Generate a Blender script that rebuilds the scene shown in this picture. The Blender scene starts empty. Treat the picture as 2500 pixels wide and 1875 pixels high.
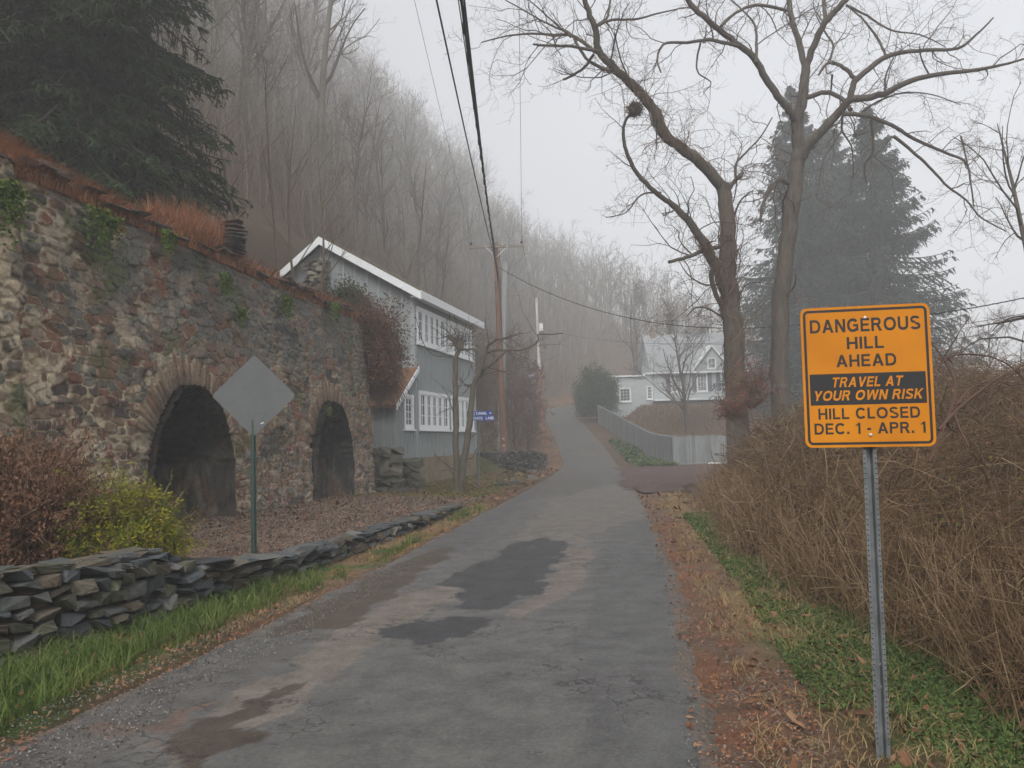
import bpy, bmesh, math, random
import numpy as np
from mathutils import Vector, Matrix

# ------------------------------------------------------------------ camera, world, light
scene = bpy.context.scene
COL = scene.collection
F = 1962.0                                   # focal length in pixels of a 2500 px wide frame
EYE = Vector((0.0, 0.0, 1.6))
PITCH, ROLL = math.radians(4.13), -0.025
CAMROT = Matrix.Rotation(math.radians(90) + PITCH, 3, 'X') @ Matrix.Rotation(ROLL, 3, 'Z')
cam_d = bpy.data.cameras.new('camera'); cam = bpy.data.objects.new('camera', cam_d); COL.objects.link(cam)
cam.matrix_world = Matrix.Translation(EYE) @ CAMROT.to_4x4()
cam_d.sensor_width = 36.0; cam_d.lens = 36.0 * F / 2500.0; cam_d.clip_end = 3000; cam_d.clip_start = 0.05
scene.camera = cam

SUN_EL, SUN_AZ = math.radians(48), math.radians(200)
world = bpy.data.worlds.new('World'); scene.world = world; world.use_nodes = True
wn, wl = world.node_tree.nodes, world.node_tree.links
bg = wn['Background']; sky = wn.new('ShaderNodeTexSky'); sky.sky_type = 'NISHITA'; sky.sun_disc = False
sky.sun_elevation = SUN_EL; sky.sun_rotation = SUN_AZ; sky.air_density = 1.0; sky.dust_density = 3.0
hs = wn.new('ShaderNodeHueSaturation'); hs.inputs['Saturation'].default_value = 0.16
wl.new(sky.outputs[0], hs.inputs['Color']); wl.new(hs.outputs[0], bg.inputs['Color'])
bg.inputs['Strength'].default_value = 0.13
sun_d = bpy.data.lights.new('sun', 'SUN'); sun = bpy.data.objects.new('sun', sun_d); COL.objects.link(sun)
sun_d.energy = 1.0; sun_d.angle = math.radians(40); sun_d.color = (1.0, 0.97, 0.93)
sd = Vector((math.sin(SUN_AZ) * math.cos(SUN_EL), math.cos(SUN_AZ) * math.cos(SUN_EL), math.sin(SUN_EL)))
sun.rotation_euler = sd.to_track_quat('Z', 'Y').to_euler()
scene.view_settings.view_transform = 'Standard'; scene.view_settings.look = 'None'
scene.view_settings.exposure = 1.10; scene.view_settings.gamma = 1.0
cy = scene.cycles
cy.max_bounces = 6; cy.diffuse_bounces = 3; cy.glossy_bounces = 2; cy.transmission_bounces = 2
cy.volume_bounces = 4; cy.transparent_max_bounces = 8; cy.use_denoising = True
cy.use_adaptive_sampling = True; cy.adaptive_threshold = 0.02

FOG = 0.0041
# ------------------------------------------------------------------ helpers
def ray(U, V):
    return CAMROT @ Vector(((U - 1250) / F, (937.5 - V) / F, -1.0))
def at(U, V, y):                             # the point on the sight line of a photo pixel at a chosen distance y
    d = ray(U, V); t = y / d.y
    return EYE + d * t
def ss(a, b, x):
    t = np.clip((np.asarray(x, float) - a) / (b - a), 0, 1); return t * t * (3 - 2 * t)
def vnoise(x, y, seed=0):
    xi = np.floor(x).astype(np.int64); yi = np.floor(y).astype(np.int64)
    fx = x - xi; fy = y - yi; fx = fx * fx * (3 - 2 * fx); fy = fy * fy * (3 - 2 * fy)
    def hsh(a, b):
        n = (a * 374761393 + b * 668265263 + seed * 1442695041) & 0xffffffff
        n = ((n ^ (n >> 13)) * 1274126177) & 0xffffffff
        return ((n ^ (n >> 16)) & 0xffff) / 65535.0
    return (hsh(xi, yi) * (1 - fx) + hsh(xi + 1, yi) * fx) * (1 - fy) + (hsh(xi, yi + 1) * (1 - fx) + hsh(xi + 1, yi + 1) * fx) * fy
def fbm(x, y, seed=0, o=4):
    s = 0; a = 0.5; t = 0
    for i in range(o):
        s = s + a * vnoise(x * 2 ** i, y * 2 ** i, seed + i); t += a; a *= 0.5
    return s / t

class Buf:
    """collects vertices and faces (numpy) with a per-vertex random value and optional colour, then makes ONE mesh object"""
    def __init__(s): s.v = []; s.q = []; s.t = []; s.r = []; s.c = []; s.n = 0
    def add(s, v, q=None, t=None, r=None, c=None):
        v = np.asarray(v, float).reshape(-1, 3)
        if q is not None and len(q): s.q.append(np.asarray(q).reshape(-1, 4) + s.n)
        if t is not None and len(t): s.t.append(np.asarray(t).reshape(-1, 3) + s.n)
        s.v.append(v); s.r.append(np.zeros(len(v)) + (0.5 if r is None else r))
        s.c.append(np.tile((0.5, 0.5, 0.5), (len(v), 1)) if c is None else np.asarray(c, float) + np.zeros((len(v), 3)))
        s.n += len(v)
    def mesh(s, name, mat, smooth=False):
        me = bpy.data.meshes.new(name)
        v = np.concatenate(s.v) if s.v else np.zeros((0, 3))
        q = np.concatenate(s.q) if s.q else np.zeros((0, 4), int); t = np.concatenate(s.t) if s.t else np.zeros((0, 3), int)
        me.vertices.add(len(v)); me.vertices.foreach_set('co', v.astype(np.float32).ravel())
        nl = len(q) * 4 + len(t) * 3; me.loops.add(nl)
        me.loops.foreach_set('vertex_index', np.concatenate([q.ravel(), t.ravel()]).astype(np.int32))
        me.polygons.add(len(q) + len(t))
        st = np.concatenate([np.arange(len(q)) * 4, len(q) * 4 + np.arange(len(t)) * 3]).astype(np.int32)
        me.polygons.foreach_set('loop_start', st)
        me.polygons.foreach_set('use_smooth', np.full(len(q) + len(t), smooth))
        me.update(calc_edges=True)
        a = me.attributes.new('rnd', 'FLOAT', 'POINT'); a.data.foreach_set('value', np.concatenate(s.r).astype(np.float32))
        c = np.concatenate(s.c)
        if c.std() > 1e-6 or abs(c[0, 0] - 0.5) > 1e-6:
            a = me.attributes.new('col', 'FLOAT_COLOR', 'POINT')
            a.data.foreach_set('color', np.hstack([c, np.ones((len(c), 1))]).astype(np.float32).ravel())
        me.materials.append(mat); me.validate()
        return me
    def build(s, name, mat, parent=None, smooth=False, label=None):
        o = bpy.data.objects.new(name, s.mesh(name, mat, smooth)); COL.objects.link(o)
        if parent is not None: o.parent = parent
        if label: o['label'] = label
        return o

def box(b, c, s, R=None, r=None, col=None):
    """axis box centre c, full size s, optional 3x3 rotation"""
    v = np.array([(x, y, z) for x in (-.5, .5) for y in (-.5, .5) for z in (-.5, .5)]) * np.array(s)
    if R is not None: v = v @ np.array(R).T
    b.add(v + np.array(c), q=[(0, 1, 3, 2), (4, 6, 7, 5), (0, 4, 5, 1), (2, 3, 7, 6), (0, 2, 6, 4), (1, 5, 7, 3)], r=r, c=col)
def prism(b, poly, thick, frame):
    """poly: 2D points (ccw), extruded by thick along frame normal; frame=(origin, ex, ey, en)"""
    o, ex, ey, en = [np.array(t, float) for t in frame]; n = len(poly)
    P = np.array([o + ex * p[0] + ey * p[1] for p in poly])
    v = np.vstack([P, P + en * thick, P.mean(0), P.mean(0) + en * thick])
    q = [(i, (i + 1) % n, n + (i + 1) % n, n + i) for i in range(n)]
    t = [(2 * n, (i + 1) % n, i) for i in range(n)] + [(2 * n + 1, n + i, n + (i + 1) % n) for i in range(n)]
    b.add(v, q=q, t=t)
def norm(a): return a / np.maximum(np.linalg.norm(a, axis=-1, keepdims=True), 1e-9)
def tubes(b, P, R, sides=4, r=None, cap=False):
    """P (N,K,3) centre lines, R (N,K) radii"""
    P = np.asarray(P, float); R = np.asarray(R, float); N, K, _ = P.shape
    T = np.gradient(P, axis=1); T = norm(T)
    ref = np.where(np.abs(T[:, :1, 2:3]) > 0.9, np.array([1., 0, 0]), np.array([0., 0, 1.]))
    A = norm(np.cross(T, ref)); B = np.cross(T, A)
    ang = np.arange(sides) * 2 * math.pi / sides
    V = P[:, :, None] + R[:, :, None, None] * (A[:, :, None] * np.cos(ang)[None, None, :, None] + B[:, :, None] * np.sin(ang)[None, None, :, None])
    idx = np.arange(N * K * sides).reshape(N, K, sides); nx = np.roll(idx, -1, axis=2)
    q = np.stack([idx[:, :-1], nx[:, :-1], nx[:, 1:], idx[:, 1:]], -1).reshape(-1, 4)
    t = None
    if cap:
        t = []
        for e in (0, K - 1):
            for k in range(1, sides - 1): t.append(np.stack([idx[:, e, 0], idx[:, e, k], idx[:, e, k + 1]], -1))
        t = np.concatenate(t)
    rr = None if r is None else np.repeat(np.asarray(r, float) + np.zeros(N), K * sides)
    b.add(V.reshape(-1, 3), q=q, t=t, r=rr)
def tube(b, pts, rad, sides=8, r=None, cap=True):
    pts = np.array([tuple(p) for p in pts], float)
    rad = np.zeros(len(pts)) + rad if np.isscalar(rad) else np.array(rad, float)
    tubes(b, pts[None], rad[None], sides, r, cap)
def ribbons(b, P, W, side, r=None):
    """P (N,K,3), W (N,K) half widths, side (N,3)"""
    N, K, _ = P.shape
    V = np.stack([P - side[:, None] * W[..., None], P + side[:, None] * W[..., None]], 2)
    idx = np.arange(N * K * 2).reshape(N, K, 2)
    q = np.stack([idx[:, :-1, 0], idx[:, :-1, 1], idx[:, 1:, 1], idx[:, 1:, 0]], -1).reshape(-1, 4)
    rr = None if r is None else np.repeat(np.asarray(r, float) + np.zeros(N), K * 2)
    b.add(V.reshape(-1, 3), q=q, r=rr)
def resample(pts, rad, K):
    pts = np.array([tuple(p) for p in pts], float); n = len(pts)
    # Catmull-Rom through the points
    out = []; tt = np.linspace(0, n - 1, K)
    for t in tt:
        i = min(int(t), n - 2); f = t - i
        p0, p1, p2, p3 = pts[max(i - 1, 0)], pts[i], pts[i + 1], pts[min(i + 2, n - 1)]
        out.append(0.5 * ((2 * p1) + (-p0 + p2) * f + (2 * p0 - 5 * p1 + 4 * p2 - p3) * f * f + (-p0 + 3 * p1 - 3 * p2 + p3) * f ** 3))
    return np.array(out), np.interp(tt, np.arange(n), np.array(rad, float) if not np.isscalar(rad) else np.full(n, rad))
def grow(rng, P, R, n, lf, ang=(35, 65), K=6, t0=.25, t1=1., curl=.25, up=.1, rr=.55, tip=.25, lmin=.05, taper=.6, rmin=.002):
    """n children per parent line; lf = length as a fraction of the parent's"""
    N, PK, _ = P.shape
    L = np.linalg.norm(np.diff(P, axis=1), axis=-1).sum(1)
    t = t0 + (t1 - t0) * rng.random((N, n)); ft = t * (PK - 1); i = np.minimum(ft.astype(int), PK - 2); f = (ft - i)[..., None]
    a = np.arange(N)[:, None]; base = P[a, i] * (1 - f) + P[a, i + 1] * f; T = norm(P[a, i + 1] - P[a, i])
    r0 = (R[a, i] * (1 - f[..., 0]) + R[a, i + 1] * f[..., 0]) * rr * (0.7 + 0.6 * rng.random((N, n)))
    rv = norm(rng.normal(size=(N, n, 3))); perp = norm(np.cross(T, rv))
    an = np.radians(ang[0] + (ang[1] - ang[0]) * rng.random((N, n)))[..., None]
    d = norm(T * np.cos(an) + perp * np.sin(an))
    ln = np.maximum(L[:, None] * lf * (0.55 + 0.9 * rng.random((N, n))) * (1 - taper * t), lmin)
    M = N * n; base = base.reshape(M, 3); d = d.reshape(M, 3); ln = ln.reshape(M); r0 = np.maximum(r0.reshape(M), rmin)
    Q = np.zeros((M, K, 3)); Q[:, 0] = base; step = (ln / (K - 1))[:, None]
    for k in range(1, K):
        d = norm(d + curl * rng.normal(size=(M, 3)) + np.array([0, 0, up])); Q[:, k] = Q[:, k - 1] + d * step
    RR = np.maximum(r0[:, None] * np.linspace(1, tip, K)[None], rmin * .7)
    return Q, RR

# ---- materials
def nt(name):
    m = bpy.data.materials.new(name); m.use_nodes = True
    t = m.node_tree; return m, t.nodes, t.links, t.nodes['Principled BSDF']
def noise_node(N, L, scale, detail=5, rough=.6, vec=None, dist=0):
    n = N.new('ShaderNodeTexNoise'); n.inputs['Scale'].default_value = scale; n.inputs['Detail'].default_value = detail
    n.inputs['Roughness'].default_value = rough; n.inputs['Distortion'].default_value = dist
    if vec is not None: L.new(vec, n.inputs['Vector'])
    return n.outputs['Fac']
def ramp(N, L, fac, cols):
    r = N.new('ShaderNodeValToRGB'); e = r.color_ramp.elements
    while len(e) < len(cols): e.new(0.5)
    for k, (p, c) in enumerate(cols): e[k].position = p; e[k].color = (*c, 1)
    L.new(fac, r.inputs['Fac']); return r.outputs['Color']
def math_(N, L, op, a, b=None, clamp=False):
    m = N.new('ShaderNodeMath'); m.operation = op; m.use_clamp = clamp
    for k, x in enumerate((a, b)):
        if x is None: continue
        if isinstance(x, (int, float)): m.inputs[k].default_value = x
        else: L.new(x, m.inputs[k])
    return m.outputs[0]
def mixc(N, L, fac, a, b, mode='MIX'):
    m = N.new('ShaderNodeMix'); m.data_type = 'RGBA'; m.blend_type = mode
    if isinstance(fac, (int, float)): m.inputs[0].default_value = fac
    else: L.new(fac, m.inputs[0])
    for k, x in ((6, a), (7, b)):
        if isinstance(x, tuple): m.inputs[k].default_value = (*x, 1)
        else: L.new(x, m.inputs[k])
    return m.outputs[2]
def attr(N, name, out='Fac'):
    a = N.new('ShaderNodeAttribute'); a.attribute_name = name; return a.outputs[out]
def objco(N, L, scale=None):
    c = N.new('ShaderNodeTexCoord').outputs['Object']
    if scale:
        mp = N.new('ShaderNodeMapping'); mp.inputs['Scale'].default_value = scale; L.new(c, mp.inputs['Vector']); c = mp.outputs[0]
    return c
def bump(N, L, B, h, strength=.3, dist=.02):
    b = N.new('ShaderNodeBump'); b.inputs['Strength'].default_value = strength; b.inputs['Distance'].default_value = dist
    L.new(h, b.inputs['Height']); L.new(b.outputs[0], B.inputs['Normal'])
def MAT(name, cols, scale=4., detail=5, rough=.9, bs=0., bscale=30., use_rnd=0., sc=None, spec=.25, metal=0., trans=0., bdist=.02):
    """noise-driven ramp; use_rnd = share of the per-piece random value in the ramp position"""
    m, N, L, B = nt(name); co = objco(N, L, sc)
    f = noise_node(N, L, scale, detail, .65, co)
    f = math_(N, L, 'MULTIPLY_ADD', f, 1.9); f.node.inputs[2].default_value = -0.45; f.node.use_clamp = True
    if use_rnd:
        a = math_(N, L, 'MULTIPLY', attr(N, 'rnd'), use_rnd); g = math_(N, L, 'MULTIPLY', f, 1 - use_rnd); f = math_(N, L, 'ADD', a, g)
    n = len(cols); L.new(ramp(N, L, f, [(k / max(n - 1, 1), c) for k, c in enumerate(cols)]), B.inputs['Base Color'])
    B.inputs['Roughness'].default_value = rough; B.inputs['Specular IOR Level'].default_value = spec; B.inputs['Metallic'].default_value = metal
    if bs: bump(N, L, B, noise_node(N, L, bscale, 6, .7, co), bs, bdist)
    return m

def tag(o, label=None, cat=None, group=None, kind=None):
    if label: o['label'] = label
    if cat: o['category'] = cat
    if group: o['group'] = group
    if kind: o['kind'] = kind
    return o
def empty(name, loc=(0, 0, 0), rz=0.):
    o = bpy.data.objects.new(name, None); COL.objects.link(o); o.location = loc; o.rotation_euler = (0, 0, rz); o.empty_display_size = .2; return o
def copy_tree(o, parent=None):
    c = o.copy(); COL.objects.link(c); c.parent = parent
    for ch in list(o.children): copy_tree(ch, c)
    return c

# ------------------------------------------------------------------ the lie of the land
RY = [-20, 4.5, 11, 24, 39, 50, 56, 62, 74, 84, 92, 96, 99, 102, 106, 112]
RX = [-4.6, -.85, .15, 1.85, 3.6, 4.7, 4.95, 4.95, 5.0, 5.05, 5.3, 6.6, 9.5, 14, 22, 36]
RZ = [0, 0, 0, 0, .0, .05, .65, 1.5, 2.95, 4.0, 4.95, 5.6, 6.1, 6.6, 7.2, 8.0]
rpts, _ = resample(list(zip(RX, RY, RZ)), 1., 420)
RT = norm(np.gradient(rpts, axis=0)[:, :2])
def road_info(x, y):
    """distance from the centre line, signed (left +), and road level there"""
    x = np.asarray(x, float); y = np.asarray(y, float); sh = x.shape; x = x.ravel(); y = y.ravel()
    D = np.zeros(len(x)); Z = np.zeros(len(x))
    for s in range(0, len(x), 20000):
        a = slice(s, s + 20000); dx = x[a, None] - rpts[None, :, 0]; dy = y[a, None] - rpts[None, :, 1]
        k = (dx * dx + dy * dy).argmin(1); j = np.arange(len(k))
        cr = RT[k, 0] * dy[j, k] - RT[k, 1] * dx[j, k]
        D[a] = np.hypot(dx[j, k], dy[j, k]) * np.sign(cr); Z[a] = rpts[k, 2]
    return D.reshape(sh), Z.reshape(sh)
def kx(y): return -7.53 + .148 * y                         # front line of the kiln wall
def wx(y): return np.interp(y, [0, 4, 5.9, 7.0, 8.2, 10.2, 14, 18.4, 22], [-6.2, -4.9, -4.05, -3.45, -3.2, -2.8, -2.1, -1.38, -.9])   # front of the low dry wall
def wh(y): return np.interp(y, [0, 7.6, 8.4, 9, 12, 18.4], [.74, .66, .40, .29, .23, .16])   # its height
def terrain(x, y):
    x = np.asarray(x, float); y = np.asarray(y, float); D, Z = road_info(x, y)
    left = D > 0; a = np.abs(D) - 1.95
    Z = np.where(left, Z, Z * (1 - ss(3, 26, a)) - 1.0 * ss(20, 60, a))
    n = (fbm(x * .35, y * .35, 5) - .5)
    h = Z - .02 + ss(0, 2, a) * n * .12
    # low bed between the dry wall and the kiln
    b = wx(y) - x; kb = kx(y) - x
    bed = (wh(y) - .06) * ss(.1, .3, b); bed = bed + (.36 - bed) * ss(.4, 2.2, b)
    inb = 1 - ss(18.5, 27, y)
    h = h + np.where(left, bed * inb + (1 - inb) * .12 * ss(.5, 4, a), 0)
    # fill behind the kiln
    fill = 5.0 * ss(2.72, 2.9, kb) * (kb > 2.72) + np.interp(y, [5, 13, 18, 24], [1.0, .8, .5, .25]) * np.clip(kb - .9, 0, 2.4) + .5 * np.clip(kb - 3.3, 0, 60)
    fill = np.where(kb > 2.72, fill, 0)
    fill = fill * (1 - ss(22.6, 23.2, y)) + fill * ss(22.6, 23.2, y) * ss(5, 8, kb)
    h = np.where(left, np.maximum(h, fill + n * .25), h)
    # wooded hillside on the left
    fx = np.interp(y, [0, 24, 30, 38, 45, 60, 75, 90, 110], [-14, -9, -6.6, -4.6, -4.2, -2.0, -.5, 0, 8])
    sh = .95 * ss(39.5, 42, y) * ss(1.9, 4.2, a)
    hill = np.where(left, .62 * np.log1p(np.exp(np.clip((fx - x) * 1.2, -30, 60))) / 1.2, 0)
    h = h + np.where(left, np.maximum(hill, sh), 0) + np.where(left, .12 * np.clip(a - 1, 0, 4) * ss(50, 70, y), 0)
    # the slope that closes the valley
    fall = 1 - ss(14, 44, x)
    h = h + .37 * 6 * np.log1p(np.exp(np.clip((y - 112) / 6, -30, 60))) * fall - .22 * 8 * np.log1p(np.exp(np.clip((y - 185) / 8, -30, 60))) * fall
    # bank with the white house on the right
    r = ~left
    bank = 4.45 * ss(0.2, 4.5, a - 1.2) * ss(50, 77, y) * (1 - ss(24, 40, x)) * (1 - ss(100, 120, y))
    h = np.where(r, np.maximum(h, np.maximum(bank, h)), h)
    h = np.where(r, h + .35 * ss(1.5, 4, a) * (1 - ss(20, 40, y)) , h)
    return np.minimum(h, 100 + n)
def bank_top(x, y):                          # soil lying on the kiln, level with the terrain behind it
    kb = kx(y) - x; n = fbm(x * .35, y * .35, 5) - .5
    return 5.05 + .22 * ss(.3, .6, kb) * (1 - ss(1.5, 3, kb)) + np.interp(y, [5, 13, 18, 24], [1.0, .8, .5, .25]) * np.clip(kb - .9, 0, 2.4) + .5 * np.clip(kb - 3.3, 0, 60) + n * .25 + .12 * ss(.9, .4, kb)
def gz(x, y): return float(terrain(np.array([x]), np.array([y]))[0])
# ------------------------------------------------------------------ ground, road, driveway
def uv_of(x, y, z):                          # photo position (2212 px wide frame) of a world point; used only to read surfaces off the photo
    p = np.stack([x, y, z - 1.6], -1) @ np.array(CAMROT); w = -p[..., 2]
    return (1250 + p[..., 0] / w * F) / 1.13, (937.5 - p[..., 1] / w * F) / 1.13
def ground_xy(u, v, z=0.):                   # 2212-frame pixel -> ground point at level z
    d = ray(u * 1.13, v * 1.13); t = (z - 1.6) / d.z
    return d.x * t, d.y * t
def inpoly(px, py, poly):
    ins = np.zeros(px.shape, bool); n = len(poly)
    for i in range(n):
        x1, y1 = poly[i]; x2, y2 = poly[(i + 1) % n]
        c = ((y1 > py) != (y2 > py)) & (px < (x2 - x1) * (py - y1) / (y2 - y1 + 1e-12) + x1)
        ins ^= c
    return ins
def patch(x, y, pts, rough=.12, seed=1):     # world-space polygon with a frayed outline
    W = [ground_xy(*p) for p in pts]
    dx = (fbm(x * 2.2, y * 2.2, seed, 5) - .5) * rough * 5; dy = (fbm(x * 2.2, y * 2.2, seed + 40, 5) - .5) * rough * 8
    return inpoly(x + dx, y + dy, W)

def ground_colour(x, y, h):
    D, Z = road_info(x, y); a = np.abs(D) - 1.95; left = D > 0
    n1 = fbm(x * .9, y * .9, 11, 4); n2 = fbm(x * 3.1, y * 3.1, 12, 4); n3 = fbm(x * .18, y * .18, 13, 3)
    c = np.zeros(x.shape + (3,)) + np.array([.085, .055, .033])          # leaf litter
    def put(mask, col):
        m = np.clip(mask, 0, 1)[..., None]; c[:] = c * (1 - m) + np.array(col) * m
    put(ss(.5, .68, n1), (.12, .07, .04)); put(ss(.55, .7, n2) * .6, (.05, .038, .025))
    put(ss(6, 16, h) * .7, (.088, .062, .038))                             # hillside: russet leaves
    # mown grass round the pole and the barn
    lawn = left * ss(20, 24, y) * (1 - ss(42, 45, y)) * ss(.4, 1.2, a) * ss(.38, .5, n1 + .12 * n3) * (1 - ss(8, 11, a))
    put(lawn * .8, (.075, .085, .025))
    put(left * ss(40, 42, y) * (1 - ss(52, 60, y)) * ss(2.2, 3.2, a) * (1 - ss(6, 8, a)) * .8, (.07, .09, .025))
    put(left * ss(40, 50, y) * (1 - ss(2, 3, a)) * ss(.42, .6, n2), (.17, .085, .035))
    # bed of mulch between dry wall and kiln
    b = wx(y) - x; inb = left * ss(.05, .2, b) * (1 - ss(18.5, 21, y)) * (kx(y) - x < .5)
    put(inb, (.125, .083, .062)); put(inb * ss(.5, .62, n2), (.19, .135, .10)); put(inb * (1 - ss(.34, .46, n2)) * .7, (.075, .05, .04))
    # grass verges
    vl = left * (b < .1) * ss(.05, .35, a + .3 * (n2 - .5)) * (1 - ss(8.2, 9.8, y)); put(vl, (.055, .085, .018))
    vl2 = left * (b < .1) * ss(8, 9.5, y) * (1 - ss(19, 23, y)) * ss(0, .15, a); put(vl2, (.15, .10, .05)); put(vl2 * ss(.55, .62, n2), (.06, .085, .02))
    r = ~left
    put(r * (1 - ss(.35, .6, a + .3 * (n2 - .5))) * (1 - ss(22, 30, y)), (.13, .085, .06))
    put(r * (1 - ss(.30, .5, a + .35 * (n1 - .5))) * ss(.45, .6, n2) * (1 - ss(14, 20, y)), (.16, .075, .042))
    st = r * ss(.25, .45, a) * (1 - ss(.75, 1.0, a)) * ss(5, 7, y) * (1 - ss(24, 30, y)); put(st * .85 * ss(.4, .55, n1 + .1), (.20, .145, .07))
    gr = r * ss(.5, 1.2, a + 1.2 * (n2 - .5)) * (1 - ss(1.9, 2.6, a)) * (1 - ss(14, 20, y)) * ss(.26, .40, n1); put(gr * .85, (.05, .085, .02))
    return c
def axis(lo, hi, f0, f1, fine, growth=1.09):
    a = list(np.arange(f0, f1, fine)); s = fine
    while a[-1] < hi: s *= growth; a.append(a[-1] + s)
    s = fine; b = [a[0]]
    while b[-1] > lo: s *= growth; b.append(b[-1] - s)
    return np.array(b[1:][::-1] + a)
gx, gy = axis(-230, 250, -9, 9, .13, 1.045), axis(-30, 330, 2.2, 26, .13, 1.022)
X, Y = np.meshgrid(gx, gy); Hh = terrain(X, Y)
Dg, Zg = road_info(X, Y)
Hh = Hh + (fbm(X * 5, Y * 5, 3) - .5) * .05 * ss(2.1, 2.4, np.abs(Dg)) * (np.abs(Y) < 40)
Hh = np.where(np.abs(Dg) < 2.2, np.minimum(Hh, Zg - .03), Hh)
nx_, ny_ = len(gx), len(gy); id_ = np.arange(nx_ * ny_).reshape(ny_, nx_)
q = np.stack([id_[:-1, :-1], id_[:-1, 1:], id_[1:, 1:], id_[1:, :-1]], -1).reshape(-1, 4)
b = Buf(); b.add(np.stack([X, Y, Hh], -1).reshape(-1, 3), q=q, c=ground_colour(X, Y, Hh).reshape(-1, 3))
def mat_painted(name, rough=.92, s1=9., s2=60., lo=.62, hi=1.4, bs=.6, bscale=40., cracks=False, bd=.03, spec=.2):
    m, N, L, B = nt(name); co = objco(N, L); c = attr(N, 'col', 'Color')
    f = math_(N, L, 'ADD', math_(N, L, 'MULTIPLY', noise_node(N, L, s1, 5, .7, co), .5), math_(N, L, 'MULTIPLY', noise_node(N, L, s2, 6, .75, co), .5))
    mr = N.new('ShaderNodeMapRange'); mr.inputs[1].default_value = .35; mr.inputs[2].default_value = .65; mr.inputs[3].default_value = lo; mr.inputs[4].default_value = hi
    L.new(f, mr.inputs[0]); col = mixc(N, L, 1., c, mr.outputs[0], 'MULTIPLY')
    if cracks:
        vo = N.new('ShaderNodeTexVoronoi'); vo.feature = 'DISTANCE_TO_EDGE'; vo.inputs['Scale'].default_value = 2.2
        w = N.new('ShaderNodeVectorMath'); w.operation = 'ADD'; nn = N.new('ShaderNodeTexNoise'); nn.inputs['Scale'].default_value = 3.; nn.inputs['Detail'].default_value = 6
        L.new(co, nn.inputs['Vector']); L.new(co, w.inputs[0]); L.new(nn.outputs['Color'], w.inputs[1]); L.new(w.outputs[0], vo.inputs['Vector'])
        e = math_(N, L, 'LESS_THAN', vo.outputs['Distance'], .022)
        k = math_(N, L, 'GREATER_THAN', noise_node(N, L, .55, 4, .6, co), .53)
        col = mixc(N, L, math_(N, L, 'MULTIPLY', math_(N, L, 'MULTIPLY', e, k), .6), col, (.018, .016, .015))
        sp = math_(N, L, 'GREATER_THAN', noise_node(N, L, 120., 2, .5, co), .68)
        col = mixc(N, L, math_(N, L, 'MULTIPLY', sp, .35), col, (.22, .21, .19))
    L.new(col, B.inputs['Base Color']); B.inputs['Roughness'].default_value = rough; B.inputs['Specular IOR Level'].default_value = spec
    bump(N, L, B, noise_node(N, L, bscale, 7, .75, co), bs, bd)
    return m
M_ground = mat_painted('leaf_litter_ground', bs=.9)
tag(b.build('ground', M_ground, smooth=True), kind='structure')

# road: one strip, painted with the wear the surface has
M_road = mat_painted('worn_asphalt', rough=.72, s1=3.2, s2=42., lo=.55, hi=1.5, bs=.35, bscale=170., cracks=True, bd=.008, spec=.32)
cumd = np.concatenate([[0], np.cumsum(np.linalg.norm(np.diff(rpts, axis=0), axis=1))])
def at_s(s):
    return np.stack([np.interp(s, cumd, rpts[:, k]) for k in range(3)], -1)
s0 = np.interp(1.5, rpts[:, 1], cumd); S = [s0]
while S[-1] < cumd[-1] - 1: S.append(S[-1] + np.clip((S[-1] - s0) * .004 + .03, .03, .4))
S = np.array([0, 8, 16] + S); ctr = at_s(S); tn = norm(at_s(S + .3)[:, :2] - at_s(S - .3)[:, :2]); nl = np.stack([-tn[:, 1], tn[:, 0]], -1)
nc = 150; lat = np.linspace(-1, 1, nc)
nar = 1 - .12 * ss(32, 55, S)
wl = 1.95 * nar + .18 * (fbm(S * .8, S * 0, 21, 5) - .5) + .10 * (fbm(S * 6, S * 0, 22, 3) - .5)
wr = 1.90 * nar + .16 * (fbm(S * .7, S * 0 + 5, 23, 5) - .5) + .12 * (fbm(S * 6, S * 0 + 5, 24, 3) - .5)
off = np.where(lat[None] > 0, lat[None] * wl[:, None], lat[None] * wr[:, None])
RXg = ctr[:, :1] + nl[:, :1] * off; RYg = ctr[:, 1:2] + nl[:, 1:2] * off
RZg = ctr[:, 2:3] + .012 * (1 - (off / 2) ** 2) + .018 * (fbm(RXg * .8, RYg * .8, 31) - .5) - .03 * ss(.97, 1, np.abs(lat))[None]
base = np.zeros(RXg.shape + (3,)) + np.array([.077, .070, .061])
nn = fbm(RXg * .5, RYg * .35, 33, 4)[..., None]; base *= .86 + .3 * nn
def put(mask, col, k=1.):
    base[mask] = base[mask] * (1 - k) + np.array(col) * k
x_, y_ = RXg, RYg
put(patch(x_, y_, [(1420, 1040), (1390, 1090), (1340, 1130), (1290, 1200), (1270, 1300), (1240, 1659), (1560, 1700), (1480, 1400), (1440, 1200)], .08, 3), (.048, .048, .048), .85)
put(patch(x_, y_, [(1180, 1085), (1330, 1045), (1420, 1060), (1400, 1120), (1290, 1150), (1240, 1205), (1220, 1180), (1110, 1165)], .14, 5), (.14, .115, .09), .85)
put(patch(x_, y_, [(740, 1360), (830, 1290), (990, 1255), (990, 1300), (870, 1335), (825, 1390), (640, 1500), (430, 1640), (300, 1700), (520, 1500), (680, 1400)], .10, 6), (.175, .13, .095), .85)
put(patch(x_, y_, [(1230, 1190), (1290, 1190), (1250, 1280), (1110, 1335), (1080, 1330), (1170, 1270)], .08, 7), (.165, .122, .09), .8)
put(patch(x_, y_, [(1130, 1060), (1220, 1020), (1210, 960), (1280, 950), (1330, 1010), (1290, 1050), (1190, 1080)], .1, 8), (.085, .084, .082), .6)
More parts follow.
